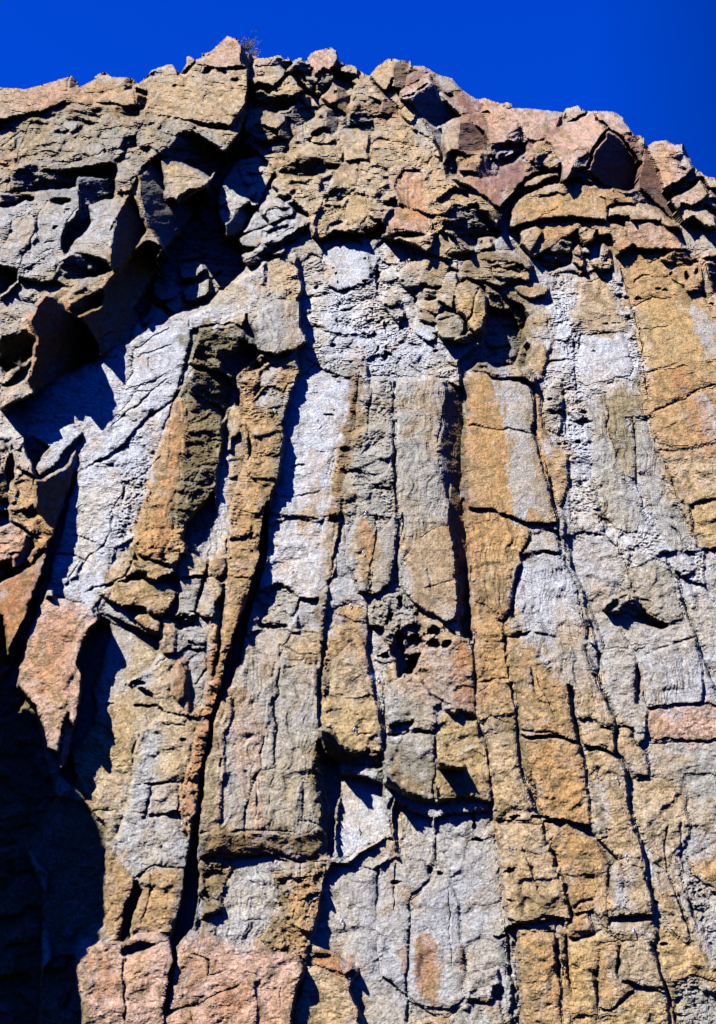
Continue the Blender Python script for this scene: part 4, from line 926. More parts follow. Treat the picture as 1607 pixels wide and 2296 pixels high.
# ------------------------------------------------------------------ the cliff sheet: sample grid over the traced face
PX = 1607/716.                     # one sample step in tracing units
X0, X1, Y0, Y1 = -380, 2000, 60, 2420
gx = np.arange(X0, X1, PX).astype(np.float32); gy = np.arange(Y0, Y1, PX).astype(np.float32)
NX, NY = len(gx), len(gy); GX, GY = np.meshgrid(gx, gy)
ORG = dict(A=(0, 0, 2), B=(803.5, 0, 2), C=(0, 574, 2), D=(803.5, 574, 2), E=(0, 1148, 2), F=(803.5, 1148, 2), G=(0, 1722, 2), H=(803.5, 1722, 2),
           a=(0, 143.5, 4), b=(402, 71.8, 4), c=(804, 112.1, 4), d=(1205, 224.3, 4), e=(0, 430.6, 4), f=(402, 358.8, 4), g=(804, 392.5, 4), h=(1205, 511.4, 4),
           i=(402, 785, 4), j=(224.3, 1177.5, 4), k=(728.9, 1289.6, 4), l=(700.9, 560.7, 4), m=(1205, 1457.8, 4), n=(1205, 2009.5, 4), z=(0, 0, 1))
def pts(t, s):
    ox, oy, k = ORG[t]
    return [(ox+float(p.split(',')[0])/k, oy+float(p.split(',')[1])/k) for p in s.split()]
# sky cut
SKYL = pts('A', '-320,470 0,392 120,400 160,388 325,340 355,372 345,392 430,352 435,335 470,318 500,345 600,350 620,375 640,360 680,315 720,302 750,290 775,290 812,330 835,285 835,255 855,248 875,268 905,258 900,238 940,235 1020,160 1045,170 1065,168 1088,200 1105,235 1140,250 1165,262 1210,258 1255,245 1285,270 1290,255 1312,275 1340,260 1375,262 1400,235 1485,210 1515,232 1525,275 1560,290 1590,295 1607,310') + \
    pts('B', '50,342 80,300 135,262 240,275 245,295 300,295 350,330 425,352 460,395 530,445 570,440 640,465 665,460 690,465 695,485 760,485 850,495 925,505 930,488 985,473 1025,500 1065,497 1150,500 1185,525 1220,580 1240,605 1280,610 1295,655 1330,635 1385,628 1420,650 1460,645 1490,710 1510,750 1560,790 1607,800 1700,850 1950,990')
sx = np.array([p[0] for p in SKYL]); sy = np.array([p[1] for p in SKYL])
jag = fbm(gx/6, gx*0+3, 77, 3, .6)*3.5
sky_y = np.interp(gx, np.maximum.accumulate(sx), sy)+jag
SOLID = GY >= sky_y[None, :]
first = np.array([np.argmax(SOLID[:, i]) for i in range(NX)])
GY = GY.copy(); GY[first, np.arange(NX)] = sky_y              # the rim follows the skyline exactly
# ------------------------------------------------------------------ into the world: base wall plane seen from the camera
F_ = 2296/2/math.tan(VFOV/2)
dx_ = (GX-803.5)/F_; du_ = (1148-GY)/F_
cp, sp = math.cos(PITCH), math.sin(PITCH)
DX = dx_; DY = cp-du_*sp; DZ = sp+du_*cp
ln_ = np.sqrt(DX**2+DY**2+DZ**2); DX = DX/ln_; DY = DY/ln_; DZ = DZ/ln_
WY0, WS = 26., .16               # the wall: y = WY0 + WS*z
T0 = (WY0+WS*CAMZ)/(DY-WS*DZ)
FP = T0*(PX/F_)
# outlines are slightly ragged: the lookup position wanders a little
WX = GX+(fbm(GX/26, GY/26, 11, 4, .58)*13).astype(np.float32); WY = GY+(fbm(GX/26+50, GY/26, 21, 4, .58)*13).astype(np.float32)
def inside(P, x, y):
    r = np.zeros(x.shape, bool); n = len(P)
    for k in range(n):
        (xa, ya), (xb, yb) = P[k], P[(k+1) % n]
        if ya == yb: continue
        c = (ya > y) != (yb > y)
        r ^= c & (x < (xb-xa)*(y-ya)/(yb-ya)+xa)
    return r
def box(P, m):
    xs = [p[0] for p in P]; ys = [p[1] for p in P]
    i0 = max(0, int((min(xs)-m-X0)/PX)); i1 = min(NX, int((max(xs)+m-X0)/PX)+2)
    j0 = max(0, int((min(ys)-m-Y0)/PX)); j1 = min(NY, int((max(ys)+m-Y0)/PX)+2)
    return slice(j0, max(j0, j1)), slice(i0, max(i0, i1))
def linedist(P, x, y):
    d = np.full(x.shape, 1e9, np.float32); tt = np.zeros_like(d); L = 0
    seg = [math.dist(P[k], P[k+1]) for k in range(len(P)-1)]; tot = sum(seg) or 1
    for k in range(len(P)-1):
        (xa, ya), (xb, yb) = P[k], P[k+1]; l2 = seg[k]**2 or 1
        t = np.clip(((x-xa)*(xb-xa)+(y-ya)*(yb-ya))/l2, 0, 1)
        q = np.hypot(x-xa-t*(xb-xa), y-ya-t*(yb-ya)); m = q < d
        d = np.where(m, q, d); tt = np.where(m, (L+t*seg[k])/tot, tt); L += seg[k]
    return d, tt
# real rock colours
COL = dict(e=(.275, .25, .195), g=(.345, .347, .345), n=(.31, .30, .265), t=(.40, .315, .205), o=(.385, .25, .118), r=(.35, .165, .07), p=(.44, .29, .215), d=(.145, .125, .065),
           b=(.22, .15, .075), m=(.24, .125, .105), k=(.19, .20, .21), w=(.43, .45, .485), y=(.42, .305, .15), c=(.26, .22, .135))
TEX = dict(s=(.5, .15, 0, 0, 0), w=(1., .22, 0, 0, 0), f=(.8, .75, 0, 0, 0), k=(1., .4, 0, 1, 0), v=(.7, .2, 1, 0, 0), h=(.9, .35, 0, 0, 1), x=(1.5, .6, 0, .6, 0), q=(.4, .05, .3, 0, 0))
ID = np.zeros((NY, NX), np.int32)
H = np.zeros((NY, NX), np.float32)
CM = np.empty((NY, NX, 3), np.float32)
TW = np.zeros((NY, NX, 5), np.float32); TW[:] = TEX['w']
ER = np.full((NY, NX), 3., np.float32)
BO = [(0, 0, 0, 0, 0, 1)]; HM = np.zeros((NY, NX), np.float32)
BL = [dict(name='bedrock', group='bedrock', label=None, cat=None)]
CM[:] = COL['g']
groups = {}; cur = 'bedrock'; nxt = None; lastthing = None
for ln in SPEC.strip().splitlines():
    ln = ln.strip()
    if not ln or ln[0] == '#': continue
    if ln[0] == '@':
        k, _, l = ln[1:].partition(' '); cur = k; groups[k] = l; continue
    if ln[0] == '!':
        nxt = [s.strip() for s in ln[1:].split('|')]; continue
    plus = ln[0] == '+'; ln = ln.lstrip('+ ')
    a, b = ln.split('|'); a = a.split(); P = pts(a[0], b)
    sl_ = box(P, 14); x = WX[sl_]; y = WY[sl_]
    if x.size == 0: nxt = None; continue
    m = inside(P, x, y)
    cx = sum(p[0] for p in P)/len(P); cy = sum(p[1] for p in P)/len(P)
    h, p_, q_, e = map(float, a[3:7])
    i = len(BL); BL.append(dict(name=a[1], group=cur, label=nxt[1] if nxt and len(nxt) > 1 else None, cat=nxt[0] if nxt and nxt[0] else None, of=lastthing if plus else None)); nxt = None
    if BL[-1]['cat']: lastthing = i
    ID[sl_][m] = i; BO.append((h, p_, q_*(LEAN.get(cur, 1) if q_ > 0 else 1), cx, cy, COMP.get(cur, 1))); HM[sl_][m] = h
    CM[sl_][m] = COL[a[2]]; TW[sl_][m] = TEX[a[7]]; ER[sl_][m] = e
NB = len(BL)
# distance to the nearest joint, by jump flooding
ed = np.zeros((NY, NX), bool)
ed[:, :-1] |= ID[:, 1:] != ID[:, :-1]; ed[:-1] |= ID[1:] != ID[:-1]
JJ, II = np.meshgrid(np.arange(NY, dtype=np.float32), np.arange(NX, dtype=np.float32), indexing='ij')
sj = np.where(ed, JJ, -1e5); si = np.where(ed, II, -1e5)
best = (sj-JJ)**2+(si-II)**2
for st in (16, 8, 4, 2, 1):
    for dj in (-st, 0, st):
        for di in (-st, 0, st):
            if dj == di == 0: continue
            a0, a1 = max(0, dj), NY+min(0, dj); b0, b1 = max(0, di), NX+min(0, di)
            D = (slice(a0, a1), slice(b0, b1)); Q = (slice(a0-dj, a1-dj), slice(b0-di, b1-di))
            c = (sj[Q]-JJ[D])**2+(si[Q]-II[D])**2; m = c < best[D]
            sj[D] = np.where(m, sj[Q], sj[D]); si[D] = np.where(m, si[Q], si[D]); best[D] = np.where(m, c, best[D])
DE = np.sqrt(np.minimum(best, 900)).astype(np.float32)
# relief: each block a tilted face; steps between blocks are evened out where the photo shows continuous rock
HB = blur(HM, 14, 2); BO = np.array(BO, np.float32)
off = BO[:, 0].copy()
for i in range(1, NB):
    jx = min(NX-1, max(0, int((BO[i, 3]-X0)/PX))); jy = min(NY-1, max(0, int((BO[i, 4]-Y0)/PX)))
    off[i] = HB[jy, jx]+BO[i, 5]*(BO[i, 0]-HB[jy, jx])
H = off[ID]+BO[ID, 1]*(GX-BO[ID, 3])/PX+BO[ID, 2]*(GY-BO[ID, 4])/PX
H = (blur(H, 1, 1)*1.3).astype(np.float32)
H -= .34*np.maximum(0, 500-GY)/PX          # the top leans back
KS = (FP/FP[int((1300-Y0)/PX), NX//2]).astype(np.float32)      # how much smaller things look towards the top
fpm = float(FP[int((1300-Y0)/PX), NX//2])
uu = (DX*T0/fpm+400).astype(np.float32); vv = (-(DZ*T0)/fpm*1.12+1500).astype(np.float32)
H0 = H; H = np.zeros_like(H)
hz = np.clip((np.abs(sj-JJ)-np.abs(si-II))*2+.5, 0, 1)*(GY > 640)          # bed joints are tighter than the upright ones
ERL = ER*np.where(GY > 800, 1.7, 1.); t_ = np.clip(DE/(ERL+.5), 0, 1); jm = np.clip(vn(GX/48, GY/48, 31)*3.2-.75, .08, 1.7)
H -= (1-t_)**2*ERL*.34*np.clip(jm, .25, 1)*(1-.6*hz)
jm = np.clip(vn(GX/48, GY/48, 31)*3.2-.75, .08, 1.7)
H -= np.exp(-(DE/.8)**2)*2.2*jm*np.where(GY > 850, .6, 1)*(1-.75*hz)
lf = blur(TW[..., 1], 3); gf = blur(TW[..., 0], 3); vf = blur(TW[..., 2], 3); pf = blur(TW[..., 3], 3); hf = blur(TW[..., 4], 3)
wx2 = uu+fbm(uu/30, vv/30, 91, 3)*22; wy2 = vv+fbm(uu/30, vv/30+40, 95, 3)*22
b1, b2, c1 = worley(wx2/26, wy2/21, 201, 1.3); _, _, c2 = worley(wx2/11, wy2/8, 202, 1.3); _, _, c3 = worley(wx2/5, wy2/4, 203, 1.3)
_, _, c4 = worley(uu/2.7+c2*.6, vv/2.1, 204, 1.3)
fac = blur(c1*8, 1)+c2*3.0+c3*1.3+c4*.55
fac = fac*1.15; H += np.maximum(lf-.2, 0)*fac+np.minimum(lf, .25)*blur(fac, 2)*1.3
ck = np.clip(1-(b2-b1)*9, 0, 1)*np.clip(vn(uu/22, vv/22, 205)*3-1.2, 0, 1); H -= lf*ck*3.2
b1, b2, _ = worley(wx2/11+7, wy2/17, 206); ck = np.clip(1-(b2-b1)*7, 0, 1)*np.clip(vn(uu/30, vv/30, 207)*3-1.5, 0, 1); H -= lf*ck*2
H += gf*(fbm(wx2/17, wy2/17, 41, 3)*4.5+fbm(uu/4.2, vv/3.2, 45, 3, .65)*1.9+fbm(uu/8, vv/6.5, 46, 2, .6)*1.6)
H += (.35+gf*.5)*fbm(uu/2.2, vv/1.5, 61, 2, .7)*1.5
H += vf*(fbm(wx2/5, wy2/60, 51, 4, .6)*5)
sh = vv*.93-uu*.22+fbm(uu/40, vv/40, 55, 2)*20
H += hf*(fbm(uu/34, sh/5, 52, 4, .6)*6)
f1, f2, _ = worley(wx2/5.2, wy2/4.2, 211); pm = np.clip(vn(uu/16, vv/20, 62)*2.6-.9, 0, 1)
g1, _, _ = worley(wx2/3.1, wy2/2.6, 212); H -= pf*pm*(np.clip(.5-f1, 0, 1)*7+np.clip(.5-g1, 0, 1)*3.5)
H = (H0+H/np.clip(KS, .6, 1.7)).astype(np.float32)
# traced cracks, holes and stains
def strokes(txt):
    global H
    for ln in txt.strip().splitlines():
        ln = ln.strip()
        if not ln or ln[0] == '#': continue
        a, b = ln.split('|'); a = a.split(); kind, t = a[0], a[1]
        if kind == 'c':                     # crack: width px, depth px
            w, dp = float(a[2]), float(a[3]); P = pts(t, b); s_ = box(P, 30)
            d, tt = linedist(P, WX[s_], WY[s_]); d = d/PX
            n = .55+.9*vn(GX[s_]/9, GY[s_]/9, 71); tp = np.minimum(1, np.minimum(tt, 1-tt)*9+.25)
            H[s_] -= dp*.62*np.exp(-(d/(w*n*tp*.85+.15))**2)*tp*(.35+.9*vn(GX[s_]/30, GY[s_]/30, 78))
        elif kind == 'g':                   # open gap: flat-floored trench
            w, dp = float(a[2]), float(a[3]); P = pts(t, b); s_ = box(P, 30+w*PX)
            d, tt = linedist(P, WX[s_], WY[s_]); d = d/PX; tp = np.minimum(1, np.minimum(tt, 1-tt)*6+.2)
            H[s_] -= dp*np.clip((w*tp-d)/1.3+.5, 0, 1)
        elif kind == 'o':                   # holes: x,y,rx,ry
            dp = float(a[2])
            for it in b.split():
                X, Y, RX, RY = map(float, it.split(',')); ox, oy, k = ORG[t]; X = ox+X/k; Y = oy+Y/k; RX /= k; RY /= k
                s_ = box([(X-RX, Y-RY), (X+RX, Y+RY)], 12)
                r = np.hypot((WX[s_]-X)/RX, (WY[s_]-Y)/RY)+(vn(GX[s_]/9, GY[s_]/9, 81)-.5)*.8+(vn(GX[s_]/4, GY[s_]/4, 82)-.5)*.3; H[s_] -= dp*np.clip((1.05-r)*2.2, 0, 1)
        elif kind == 'r':                   # ridge: width, height
            w, dp = float(a[2]), float(a[3]); P = pts(t, b); s_ = box(P, 40)
            d, tt = linedist(P, WX[s_], WY[s_]); d = d/PX; H[s_] += dp*np.exp(-(d/w)**2)
        elif kind == 'p':                   # stain along a line: colour width strength
            c, w, st = a[2], float(a[3]), float(a[4]); P = pts(t, b); s_ = box(P, w*PX*2.2)
            d, tt = linedist(P, WX[s_], WY[s_]); d = d/PX
            n = .3+vn(GX[s_]/7, GY[s_]/14, 72)*.8+vn(GX[s_]/22, GY[s_]/40, 73)*.7
            k = np.clip((w*n*1.2-d)/(w*.45+1), 0, 1); k = np.clip(k*1.6+fbm(GX[s_]/9, GY[s_]/24, 79, 4, .65)*2.2-.25, 0, 1)*np.minimum(1, k*3)*st; CM[s_] = CM[s_]*(1-k[..., None])+np.array(COL[c], np.float32)*k[..., None]
        elif kind == 'P':                   # stained area: colour strength
            c, st = a[2], float(a[3]); P = pts(t, b); s_ = box(P, 20)
            wx_ = WX[s_]+(vn(GX[s_]/12, GY[s_]/12, 74)-.5)*22; wy_ = WY[s_]+(vn(GX[s_]/12, GY[s_]/12, 75)-.5)*22
            k = blur(inside(P, wx_, wy_).astype(np.float32), 4); k = np.clip(k*1.5+fbm(GX[s_]/11, GY[s_]/18, 80, 5, .65)*3-.3, 0, 1)*np.minimum(1, k*2.5)*st
            CM[s_] = CM[s_]*(1-k[..., None])+np.array(COL[c], np.float32)*k[..., None]
wi = np.clip(np.round(II+fbm(uu/11, vv/16, 351, 4, .6)*46), 0, NX-1).astype(int); wj = np.clip(np.round(JJ+fbm(uu/11+9, vv/16, 361, 4, .6)*70), 0, NY-1).astype(int)
CW = CM[wj, wi]; CMs = np.stack([blur(CM[..., k], 9, 2) for k in range(3)], -1); mw = np.clip(fbm(uu/13, vv/22, 341, 4, .6)*4+.3, 0, .65)[..., None]
CM = np.stack([blur(CM[..., k], 1) for k in range(3)], -1)*mw+(CMs*.45+np.stack([blur(CW[..., k], 1) for k in range(3)], -1)*.55)*(1-mw)
strokes(STROKES)
# mineral variation: warm iron staining, pale dust, dark lichen, all free of the light
a1 = np.clip(fbm(wx2/38, wy2/60, 301, 4)*4+.35, 0, 1)[..., None]
warm = CM*np.array([1.12, .93, .66], np.float32); CM = CM*(1-a1*.55)+warm*a1*.55
a2 = np.clip(fbm(uu/5, vv/7, 311, 4, .6)*6-.3, 0, 1)[..., None]; CM = CM*(1-a2*.6)+CM*np.array([.5, .46, .38], np.float32)*a2*.6
a3 = np.clip(fbm(uu/3, vv/3.5, 321, 3, .6)*3.4-.2, 0, 1)[..., None]; CM = CM*(1+a3*.45)
a4 = np.clip(fbm(wx2/20, wy2/34, 331, 5, .6)*5-.35, 0, 1)[..., None]*.5; CM = CM*(1-a4)+np.array(COL['o'], np.float32)*a4
a5 = np.clip(fbm(wx2/9, wy2/15, 335, 5, .65)*5-.45, 0, 1)[..., None]*.45; CM = CM*(1-a5)+np.array((.33, .33, .32), np.float32)*a5
wm = np.clip((CM[..., 0]/np.maximum(CM[..., 2], .02)-1.25)*1.6, .12, 1)[..., None]          # brown moss settles on the iron stained rock
a6 = np.clip(fbm(wx2/5.5, wy2/8, 338, 5, .68)*9-.25, 0, 1)[..., None]*.62*wm; CM = CM*(1-a6)+np.array((.15, .112, .048), np.float32)*a6
a7 = np.clip(fbm(wx2/3.4, wy2/3.6, 348, 4, .7)*7-.6, 0, 1)[..., None]*.5; CM = CM*(1+a7*.5)
CM = np.clip(CM, .012, .8)
# ------------------------------------------------------------------ into the world
TT = T0-H*FP
VX = DX*TT; VY = DY*TT; VZ = CAMZ+DZ*TT
def world(x, y, h):
    j = int(round((y-Y0)/PX)); i = int(round((x-X0)/PX)); d = np.array([DX[j, i], DY[j, i], DZ[j, i]])
    return Vector(d*(TT[j, i]-h*FP[j, i]))+Vector((0, 0, CAMZ)), float(FP[j, i])
# ------------------------------------------------------------------ materials
def rock_material():
    m = bpy.data.materials.new('rock'); m.use_nodes = True; t = m.node_tree; N = t.nodes; L = t.links
    b = N['Principled BSDF']; b.inputs['Roughness'].default_value = .88; b.inputs['Specular IOR Level'].default_value = .25
    at = N.new('ShaderNodeAttribute'); at.attribute_name = 'rock_colour'
    ge = N.new('ShaderNodeNewGeometry')
    def noise(sc, det, ro):
        n = N.new('ShaderNodeTexNoise'); n.inputs['Scale'].default_value = sc; n.inputs['Detail'].default_value = det; n.inputs['Roughness'].default_value = ro
        L.new(ge.outputs['Position'], n.inputs['Vector']); return n
    n1 = noise(20, 4, .7); n2 = noise(2.2, 5, .65); n3 = noise(30, 2, .6)
    r1 = N.new('ShaderNodeMapRange'); r1.inputs[1].default_value = .3; r1.inputs[2].default_value = .7; r1.inputs[3].default_value = .62; r1.inputs[4].default_value = 1.38
    L.new(n1.outputs[0], r1.inputs[0])
    mx = N.new('ShaderNodeVectorMath'); mx.operation = 'SCALE'; L.new(at.outputs['Color'], mx.inputs[0]); L.new(r1.outputs[0], mx.inputs['Scale'])
    L.new(mx.outputs[0], b.inputs['Base Color'])
    bu = N.new('ShaderNodeBump'); bu.inputs['Strength'].default_value = .9; bu.inputs['Distance'].default_value = .06; L.new(n1.outputs[0], bu.inputs['Height'])
    bu2 = N.new('ShaderNodeBump'); bu2.inputs['Strength'].default_value = .6; bu2.inputs['Distance'].default_value = .12; L.new(n2.outputs[0], bu2.inputs['Height']); L.new(bu2.outputs[0], bu.inputs['Normal'])
    L.new(bu.outputs[0], b.inputs['Normal']); return m
ROCK = rock_material()
# ------------------------------------------------------------------ cut the sheet along the joints into one mesh per block
def mk_empty(name, loc=(0, 0, 0), parent=None):
    o = bpy.data.objects.new(name, None); S.collection.objects.link(o); o.location = loc
    if parent: o.parent = parent
    o.empty_display_size = .3; return o
idq = ID[:-1, :-1]
ok = SOLID[:-1, :-1] & SOLID[1:, :-1] & SOLID[:-1, 1:] & SOLID[1:, 1:]
vid = (JJ*NX+II).astype(np.int64)
V = np.stack([VX, VY, VZ], -1).reshape(-1, 3).astype(np.float32); C4 = np.concatenate([CM.reshape(-1, 3), np.ones((NY*NX, 1), np.float32)], 1).astype(np.float32)
qj, qi = np.nonzero(ok); qid = idq[qj, qi]; base = qj.astype(np.int64)*NX+qi
order = np.argsort(qid, kind='stable'); qid = qid[order]; base = base[order]
okp = np.pad(np.where(ok, idq, -1), 1, constant_values=-2)
st_ = np.searchsorted(qid, np.arange(NB+1))
OBJ = {}
cliff = mk_empty('cliff', (0, WY0, 0)); cliff['kind'] = 'structure'; cliff['label'] = 'tall columnar rock cliff of grey and ochre blocks under a deep blue sky'
gpar = {}
def group_parent(g):
    if g not in gpar:
        o = mk_empty(GNAME.get(g, g), (0, 0, 0), cliff); gpar[g] = o
        if groups.get(g) and g != 'bedrock': o['label'] = groups[g]
    return gpar[g]
for b in range(NB):
    q = base[st_[b]:st_[b+1]]
    if len(q) < 12: continue
    F4 = np.stack([q, q+NX, q+NX+1, q+1], 1)
    # rim edges of this block: give the block real thickness with walls running back into the cliff
    jj = q//NX+1; ii = q % NX+1
    rim = []
    for dj, di, e in ((-1, 0, (1, 0)), (1, 0, (NX, NX+1)), (0, -1, (0, NX)), (0, 1, (NX+1, 1))):
        m = okp[jj+dj, ii+di] != b; rim.append(np.stack([q[m]+e[0], q[m]+e[1]], 1))
    rim = np.concatenate(rim)
    u, inv = np.unique(F4, return_inverse=True); inv = inv.reshape(-1, 4); nv = len(u)
    ru, rinv = np.unique(rim, return_inverse=True); rinv = rinv.reshape(-1, 2)
    pos = V[u]; cen = pos.mean(0)
    back = V[ru].copy(); vd = back-np.array([0, 0, CAMZ], np.float32); vd /= np.linalg.norm(vd, axis=1)[:, None]
    dep = 1.2
    back = back+vd*dep+(cen-back)*.03
    top = np.searchsorted(u, rim)
    walls = np.stack([top[:, 1], top[:, 0], nv+rinv[:, 0], nv+rinv[:, 1]], 1)
    allv = np.concatenate([pos, back])-cen; allf = np.concatenate([inv, walls]).astype(np.int32)
    me = bpy.data.meshes.new(BL[b]['name']); me.vertices.add(len(allv)); me.vertices.foreach_set('co', allv.astype(np.float32).ravel())
    me.loops.add(allf.size); me.loops.foreach_set('vertex_index', allf.ravel())
    me.polygons.add(len(allf)); me.polygons.foreach_set('loop_start', np.arange(0, allf.size, 4, dtype=np.int32)); me.polygons.foreach_set('loop_total', np.full(len(allf), 4, np.int32))
    sm = np.full(len(allf), SMOOTH); sm[len(inv):] = False; me.polygons.foreach_set('use_smooth', sm)
    ca = me.color_attributes.new('rock_colour', 'FLOAT_COLOR', 'POINT'); ca.data.foreach_set('color', np.concatenate([C4[u], C4[ru]]).ravel())
    me.materials.append(ROCK); me.update()
    inf = BL[b]; nm = inf['name']
    nm = {'block': 'rock_block', 'bedrock': 'bedrock_face'}.get(nm, nm)
    o = bpy.data.objects.new(nm, me); S.collection.objects.link(o); o.location = cen
    OBJ[b] = (o, Vector(cen.tolist()))
    if inf.get('of') in OBJ:
        po, pc = OBJ[inf['of']]; o.parent = po; o.location = OBJ[b][1]-pc
    elif inf['cat']:
        o['category'] = inf['cat']; o['label'] = inf['label']
    else:
        o.parent = group_parent(inf['group'])
        if inf['label']: o['label'] = inf['label']
cliff.location = (0, 0, 0)
# ------------------------------------------------------------------ the plateau behind the skyline, and the prow at the left that shades the foot of the wall
def grid_mesh(name, P, mat, col, parent=None):
    """P: (n, m, 3) array of points"""
    n, m = P.shape[:2]; k = np.arange(n*m).reshape(n, m)
    f = np.stack([k[:-1, :-1], k[1:, :-1], k[1:, 1:], k[:-1, 1:]], -1).reshape(-1, 4)
    me = bpy.data.meshes.new(name); me.from_pydata(P.reshape(-1, 3).tolist(), [], f.tolist())
    ca = me.color_attributes.new('rock_colour', 'FLOAT_COLOR', 'POINT'); ca.data.foreach_set('color', np.tile(np.array(list(col)+[1], np.float32), (n*m, 1)).ravel())
    me.materials.append(mat); o = bpy.data.objects.new(name, me); S.collection.objects.link(o)
    if parent: o.parent = parent
    return o
rows = []
for r in range(14):
    p = np.stack([VX[first, np.arange(NX)], VY[first, np.arange(NX)], VZ[first, np.arange(NX)]], -1)[::3].astype(np.float64)
    p[:, 1] += .25+r*1.6; p[:, 2] += -.35-r*.75+(fbm(p[:, 0]*.5, p[:, 1]*.5, 88, 4)*1.0 if r else 0); rows.append(p)
grid_mesh('summit_plateau', np.array(rows), ROCK, COL['t'], cliff)
edge = pts('z', '-150,1600 -60,1570 0,1555 40,1540 75,1580 90,1640 105,1690 135,1730 150,1790 165,1830 176,1870 180,1950 176,2020 172,2090 150,2115 130,2160 112,2230 104,2300 110,2400')
LQ = 7.6; Q = []
for x, y in edge:
    j = int((y-Y0)/PX); i = max(0, int((x-X0)/PX)); j = min(j, NY-1)
    t = T0[j, i]; P_ = Vector((DX[j, i]*t, DY[j, i]*t, CAMZ+DZ[j, i]*t)); Q.append(P_+SUN*LQ)
# resample and roughen the prow's edge
qs = []
for a, b in zip(Q[:-1], Q[1:]):
    for k in range(8): qs.append(a.lerp(b, k/8))
qs = np.array([list(v) for v in qs]); L = len(qs); kk = np.arange(L)
rough = lambda s, a: (np.stack([fbm(kk/5., kk*0.+s, 400+s, 3), fbm(kk/5., kk*0.+s, 410+s, 3), fbm(kk/5., kk*0.+s, 420+s, 3)], -1)*a)
cx_, cz_ = qs[:, 0].min()-4, qs[:, 2].mean()
cols = []
for fx, fy in ((1, -.9), (.6, -1.3), (.0, -1.5)): cols.append(np.stack([qs[:, 0]*fx+cx_*(1-fx), qs[:, 1]+fy, qs[:, 2]], -1)+rough(1, .3))
cols = cols[::-1]
cols.append(qs+rough(2, .12))
for fx, fy in ((.75, .8), (.4, 3.0), (0, 6.0)): cols.append(np.stack([qs[:, 0]*fx+cx_*(1-fx), qs[:, 1]+fy, qs[:, 2]*(fx*.6+.4)+cz_*(.6-fx*.6)], -1)+rough(3, .3))
pr = grid_mesh('rock_prow', np.array(cols).transpose(1, 0, 2), ROCK, COL['o'])
pr['category'] = 'rock'; pr['label'] = 'dark rock prow standing off the lower left edge and shading the wall foot'
# ------------------------------------------------------------------ ring bolts drilled into the columns
def plain(name, col, rough, metal=0, nz=None):
    m = bpy.data.materials.new(name); m.use_nodes = True; b = m.node_tree.nodes['Principled BSDF']
    b.inputs['Base Color'].default_value = (*col, 1); b.inputs['Roughness'].default_value = rough; b.inputs['Metallic'].default_value = metal
    n = m.node_tree.nodes.new('ShaderNodeTexNoise'); n.inputs['Scale'].default_value = 30; r = m.node_tree.nodes.new('ShaderNodeMapRange')
    r.inputs[3].default_value = rough*.7; r.inputs[4].default_value = min(1, rough*1.3); m.node_tree.links.new(n.outputs[0], r.inputs[0]); m.node_tree.links.new(r.outputs[0], b.inputs['Roughness'])
    return m
STEEL = plain('steel', (.75, .76, .78), .32, .85)
def torus(R, r, nR=16, nr=6, sx=1, sy=1):
    v, f = [], []
    for i in range(nR):
        a = 2*math.pi*i/nR
        for j in range(nr):
            b = 2*math.pi*j/nr; q = R+r*math.cos(b); v.append((q*math.cos(a)*sx, r*math.sin(b), q*math.sin(a)*sy))
            f.append((i*nr+j, ((i+1) % nR)*nr+j, ((i+1) % nR)*nr+(j+1) % nr, i*nr+(j+1) % nr))
    return v, f
def mesh(name, v, f, mat, smooth=True):
    me = bpy.data.meshes.new(name); me.from_pydata(v, [], f); me.materials.append(mat)
    me.polygons.foreach_set('use_smooth', [smooth]*len(me.polygons)); return me
ring_me = mesh('ring', *torus(.055, .009, 18, 6, .62, 1.0), STEEL)
cyl = lambda r, y0, y1, n=10: ([(r*math.cos(2*math.pi*i/n), y, r*math.sin(2*math.pi*i/n)) for y in (y0, y1) for i in range(n)]+[(0, y0, 0), (0, y1, 0)],
    [(i, (i+1) % n, n+(i+1) % n, n+i) for i in range(n)]+[((i+1) % n, i, 2*n) for i in range(n)]+[(n+i, n+(i+1) % n, 2*n+1) for i in range(n)])
shank_me = mesh('shank', *cyl(.014, -.085, .12), STEEL)
plate_me = mesh('hanger_plate', *cyl(.042, -.02, .004, 8), STEEL, False)
BOLTS = [(1382, 1748, 'steel ring bolt high on the pinkish ochre column at the right'), (1405, 1921, 'steel ring bolt midway down the right ochre column, above a pale patch'),
 (1420, 2086, 'lowest steel ring bolt at the right, below a dark horizontal notch'), (795, 1637, 'steel ring bolt on the yellow block above the dark overhang'),
 (806, 1862, 'steel ring bolt on the bright white block beneath the overhang'), (768, 2066, 'lowest steel ring bolt, on the grey slab left of centre'),
 (788, 1359, 'steel ring bolt on the middle strip above the big holes'), (848, 1523, 'steel ring bolt in the thin grey strip below the big holes'),
 (820, 1153, 'steel ring bolt just above the orange stain on the grey column'), (817, 1241, 'steel ring bolt at the foot of the orange stain'),
 (756, 670, 'highest steel ring bolt, in the rough pale hollow'), (883, 758, 'steel ring bolt in the rough pale hollow above the grey columns'), (617, 921, 'steel ring bolt on the pocketed slim ochre column')]
for k, (x, y, lab) in enumerate(BOLTS):
    p, fp = world(x, y, .6)
    b = mk_empty('ring_bolt', p); b['category'] = 'ring bolt'; b['label'] = lab; b['group'] = 'ring bolts in the cliff face'; b.empty_display_size = .1
    for me, nm, off, rot in ((shank_me, 'shank', (0, 0, .03), (0, 0, 0)), (plate_me, 'hanger_plate', (0, .03, .03), (0, 0, 0)), (ring_me, 'ring', (0, -.07, -.03), (.15, .25*(k % 3-1), .9-.4*(k % 2)))):
        o = bpy.data.objects.new(nm, me); S.collection.objects.link(o); o.parent = b; o.location = off; o.rotation_euler = rot
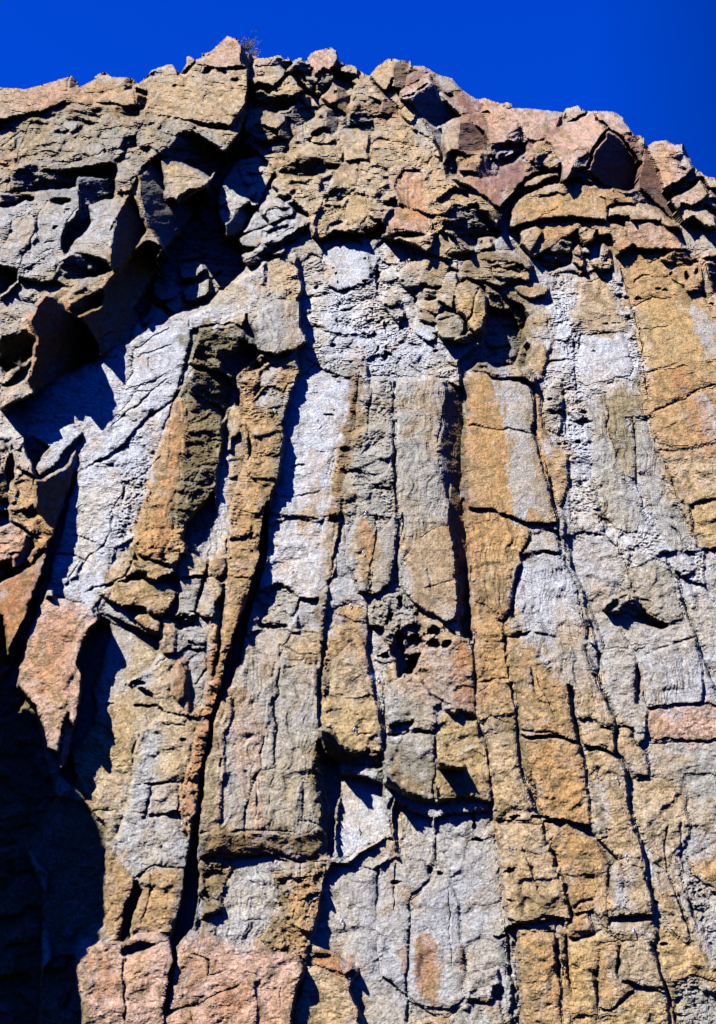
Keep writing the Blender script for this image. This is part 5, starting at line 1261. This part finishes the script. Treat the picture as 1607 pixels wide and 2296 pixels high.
# ------------------------------------------------------------------ dry shrubs rooted in ledges
def shrub(x, y, size, n, col, lab, cat, lean=(0, 0), hh=1.0):
    p, fp = world(x, y, 0); rs = random.Random(int(x)); R_ = size*fp/PX
    root = mk_empty('shrub', p); root['category'] = cat; root['label'] = lab
    tw, lf_ = ([], []), ([], [])
    def quad(st, a, b, w):
        d = (b-a).normalized(); s_ = d.cross(Vector((rs.uniform(-1, 1), -1, rs.uniform(-1, 1)))).normalized()*w; i = len(st[0])
        st[0].extend([tuple(a-s_), tuple(a+s_), tuple(b+s_*.3), tuple(b-s_*.3)]); st[1].append((i, i+1, i+2, i+3))
    for _ in range(n):
        a = Vector((rs.gauss(0, .12), rs.gauss(0, .1), 0))*R_; d = Vector((rs.gauss(lean[0], .5), rs.gauss(-.1, .4), abs(rs.gauss(.75*hh, .3))+.1))
        b = a+d*R_*rs.uniform(.45, 1); m_ = a.lerp(b, .5)+Vector((rs.gauss(0, .06), 0, rs.gauss(0, .06)))*R_
        quad(tw, a, m_, R_*.022); quad(tw, m_, b, R_*.014)
        for _ in range(5):
            c = m_.lerp(b, rs.random())+Vector((rs.gauss(0, .1), rs.gauss(0, .1), rs.gauss(0, .1)))*R_
            quad(lf_, c, c+Vector((rs.gauss(0, 1), rs.gauss(0, 1), rs.gauss(0, 1))).normalized()*R_*.13, R_*.03)
    for st, nm, mt in ((tw, 'twigs', TWIG), (lf_, 'leaves', col)):
        o = bpy.data.objects.new(nm, mesh(nm, st[0], st[1], mt, False)); S.collection.objects.link(o); o.parent = root
        if nm == 'leaves': o['kind'] = 'stuff'
TWIG = plain('dry_twig', (.16, .11, .07), .9); SAGE = plain('sage_leaf', (.10, .115, .06), .8); STRAW = plain('straw_leaf', (.34, .29, .17), .8)
shrub(552, 112, 26, 60, SAGE, 'thin twiggy shrub behind the highest peak on the skyline', 'shrub', (.35, 0))
shrub(568, 122, 18, 40, STRAW, 'straw coloured tuft on the small slope right of the highest peak', 'grass tuft', (.2, 0), .6)
shrub(1111, 492, 17, 60, SAGE, 'small grey green bush in the shaded corner above the ochre knobs', 'bush')
shrub(432, 1238, 20, 60, STRAW, 'dry grass tuft at the foot of the dark pocketed column', 'grass tuft', (-.4, 0), .5)
shrub(47, 822, 12, 50, STRAW, 'pale little plant on the shaded lower left buttress', 'plant')
shrub(850, 196, 12, 40, TWIG, 'dark twiggy tuft in the notch of the skyline', 'shrub')
# ------------------------------------------------------------------ ground
def sheet(name, vs, mat, kind='structure'):
    me = bpy.data.meshes.new(name); me.from_pydata(vs, [], [(0, 1, 2, 3)]); o = bpy.data.objects.new(name, me); S.collection.objects.link(o); me.materials.append(mat); o['kind'] = kind; return o
gm = bpy.data.materials.new('ground'); gm.use_nodes = True; gb = gm.node_tree.nodes['Principled BSDF']; gb.inputs['Base Color'].default_value = (.07, .065, .045, 1); gb.inputs['Roughness'].default_value = .95
gn = gm.node_tree.nodes.new('ShaderNodeTexNoise'); gn.inputs['Scale'].default_value = 3
gr = gm.node_tree.nodes.new('ShaderNodeMapRange'); gr.inputs[3].default_value = .04; gr.inputs[4].default_value = .12
gm.node_tree.links.new(gn.outputs[0], gr.inputs[0]); gm.node_tree.links.new(gr.outputs[0], gb.inputs['Base Color'])
sheet('ground', [(-2000, -2000, 0), (2000, -2000, 0), (2000, 2000, 0), (-2000, 2000, 0)], gm)
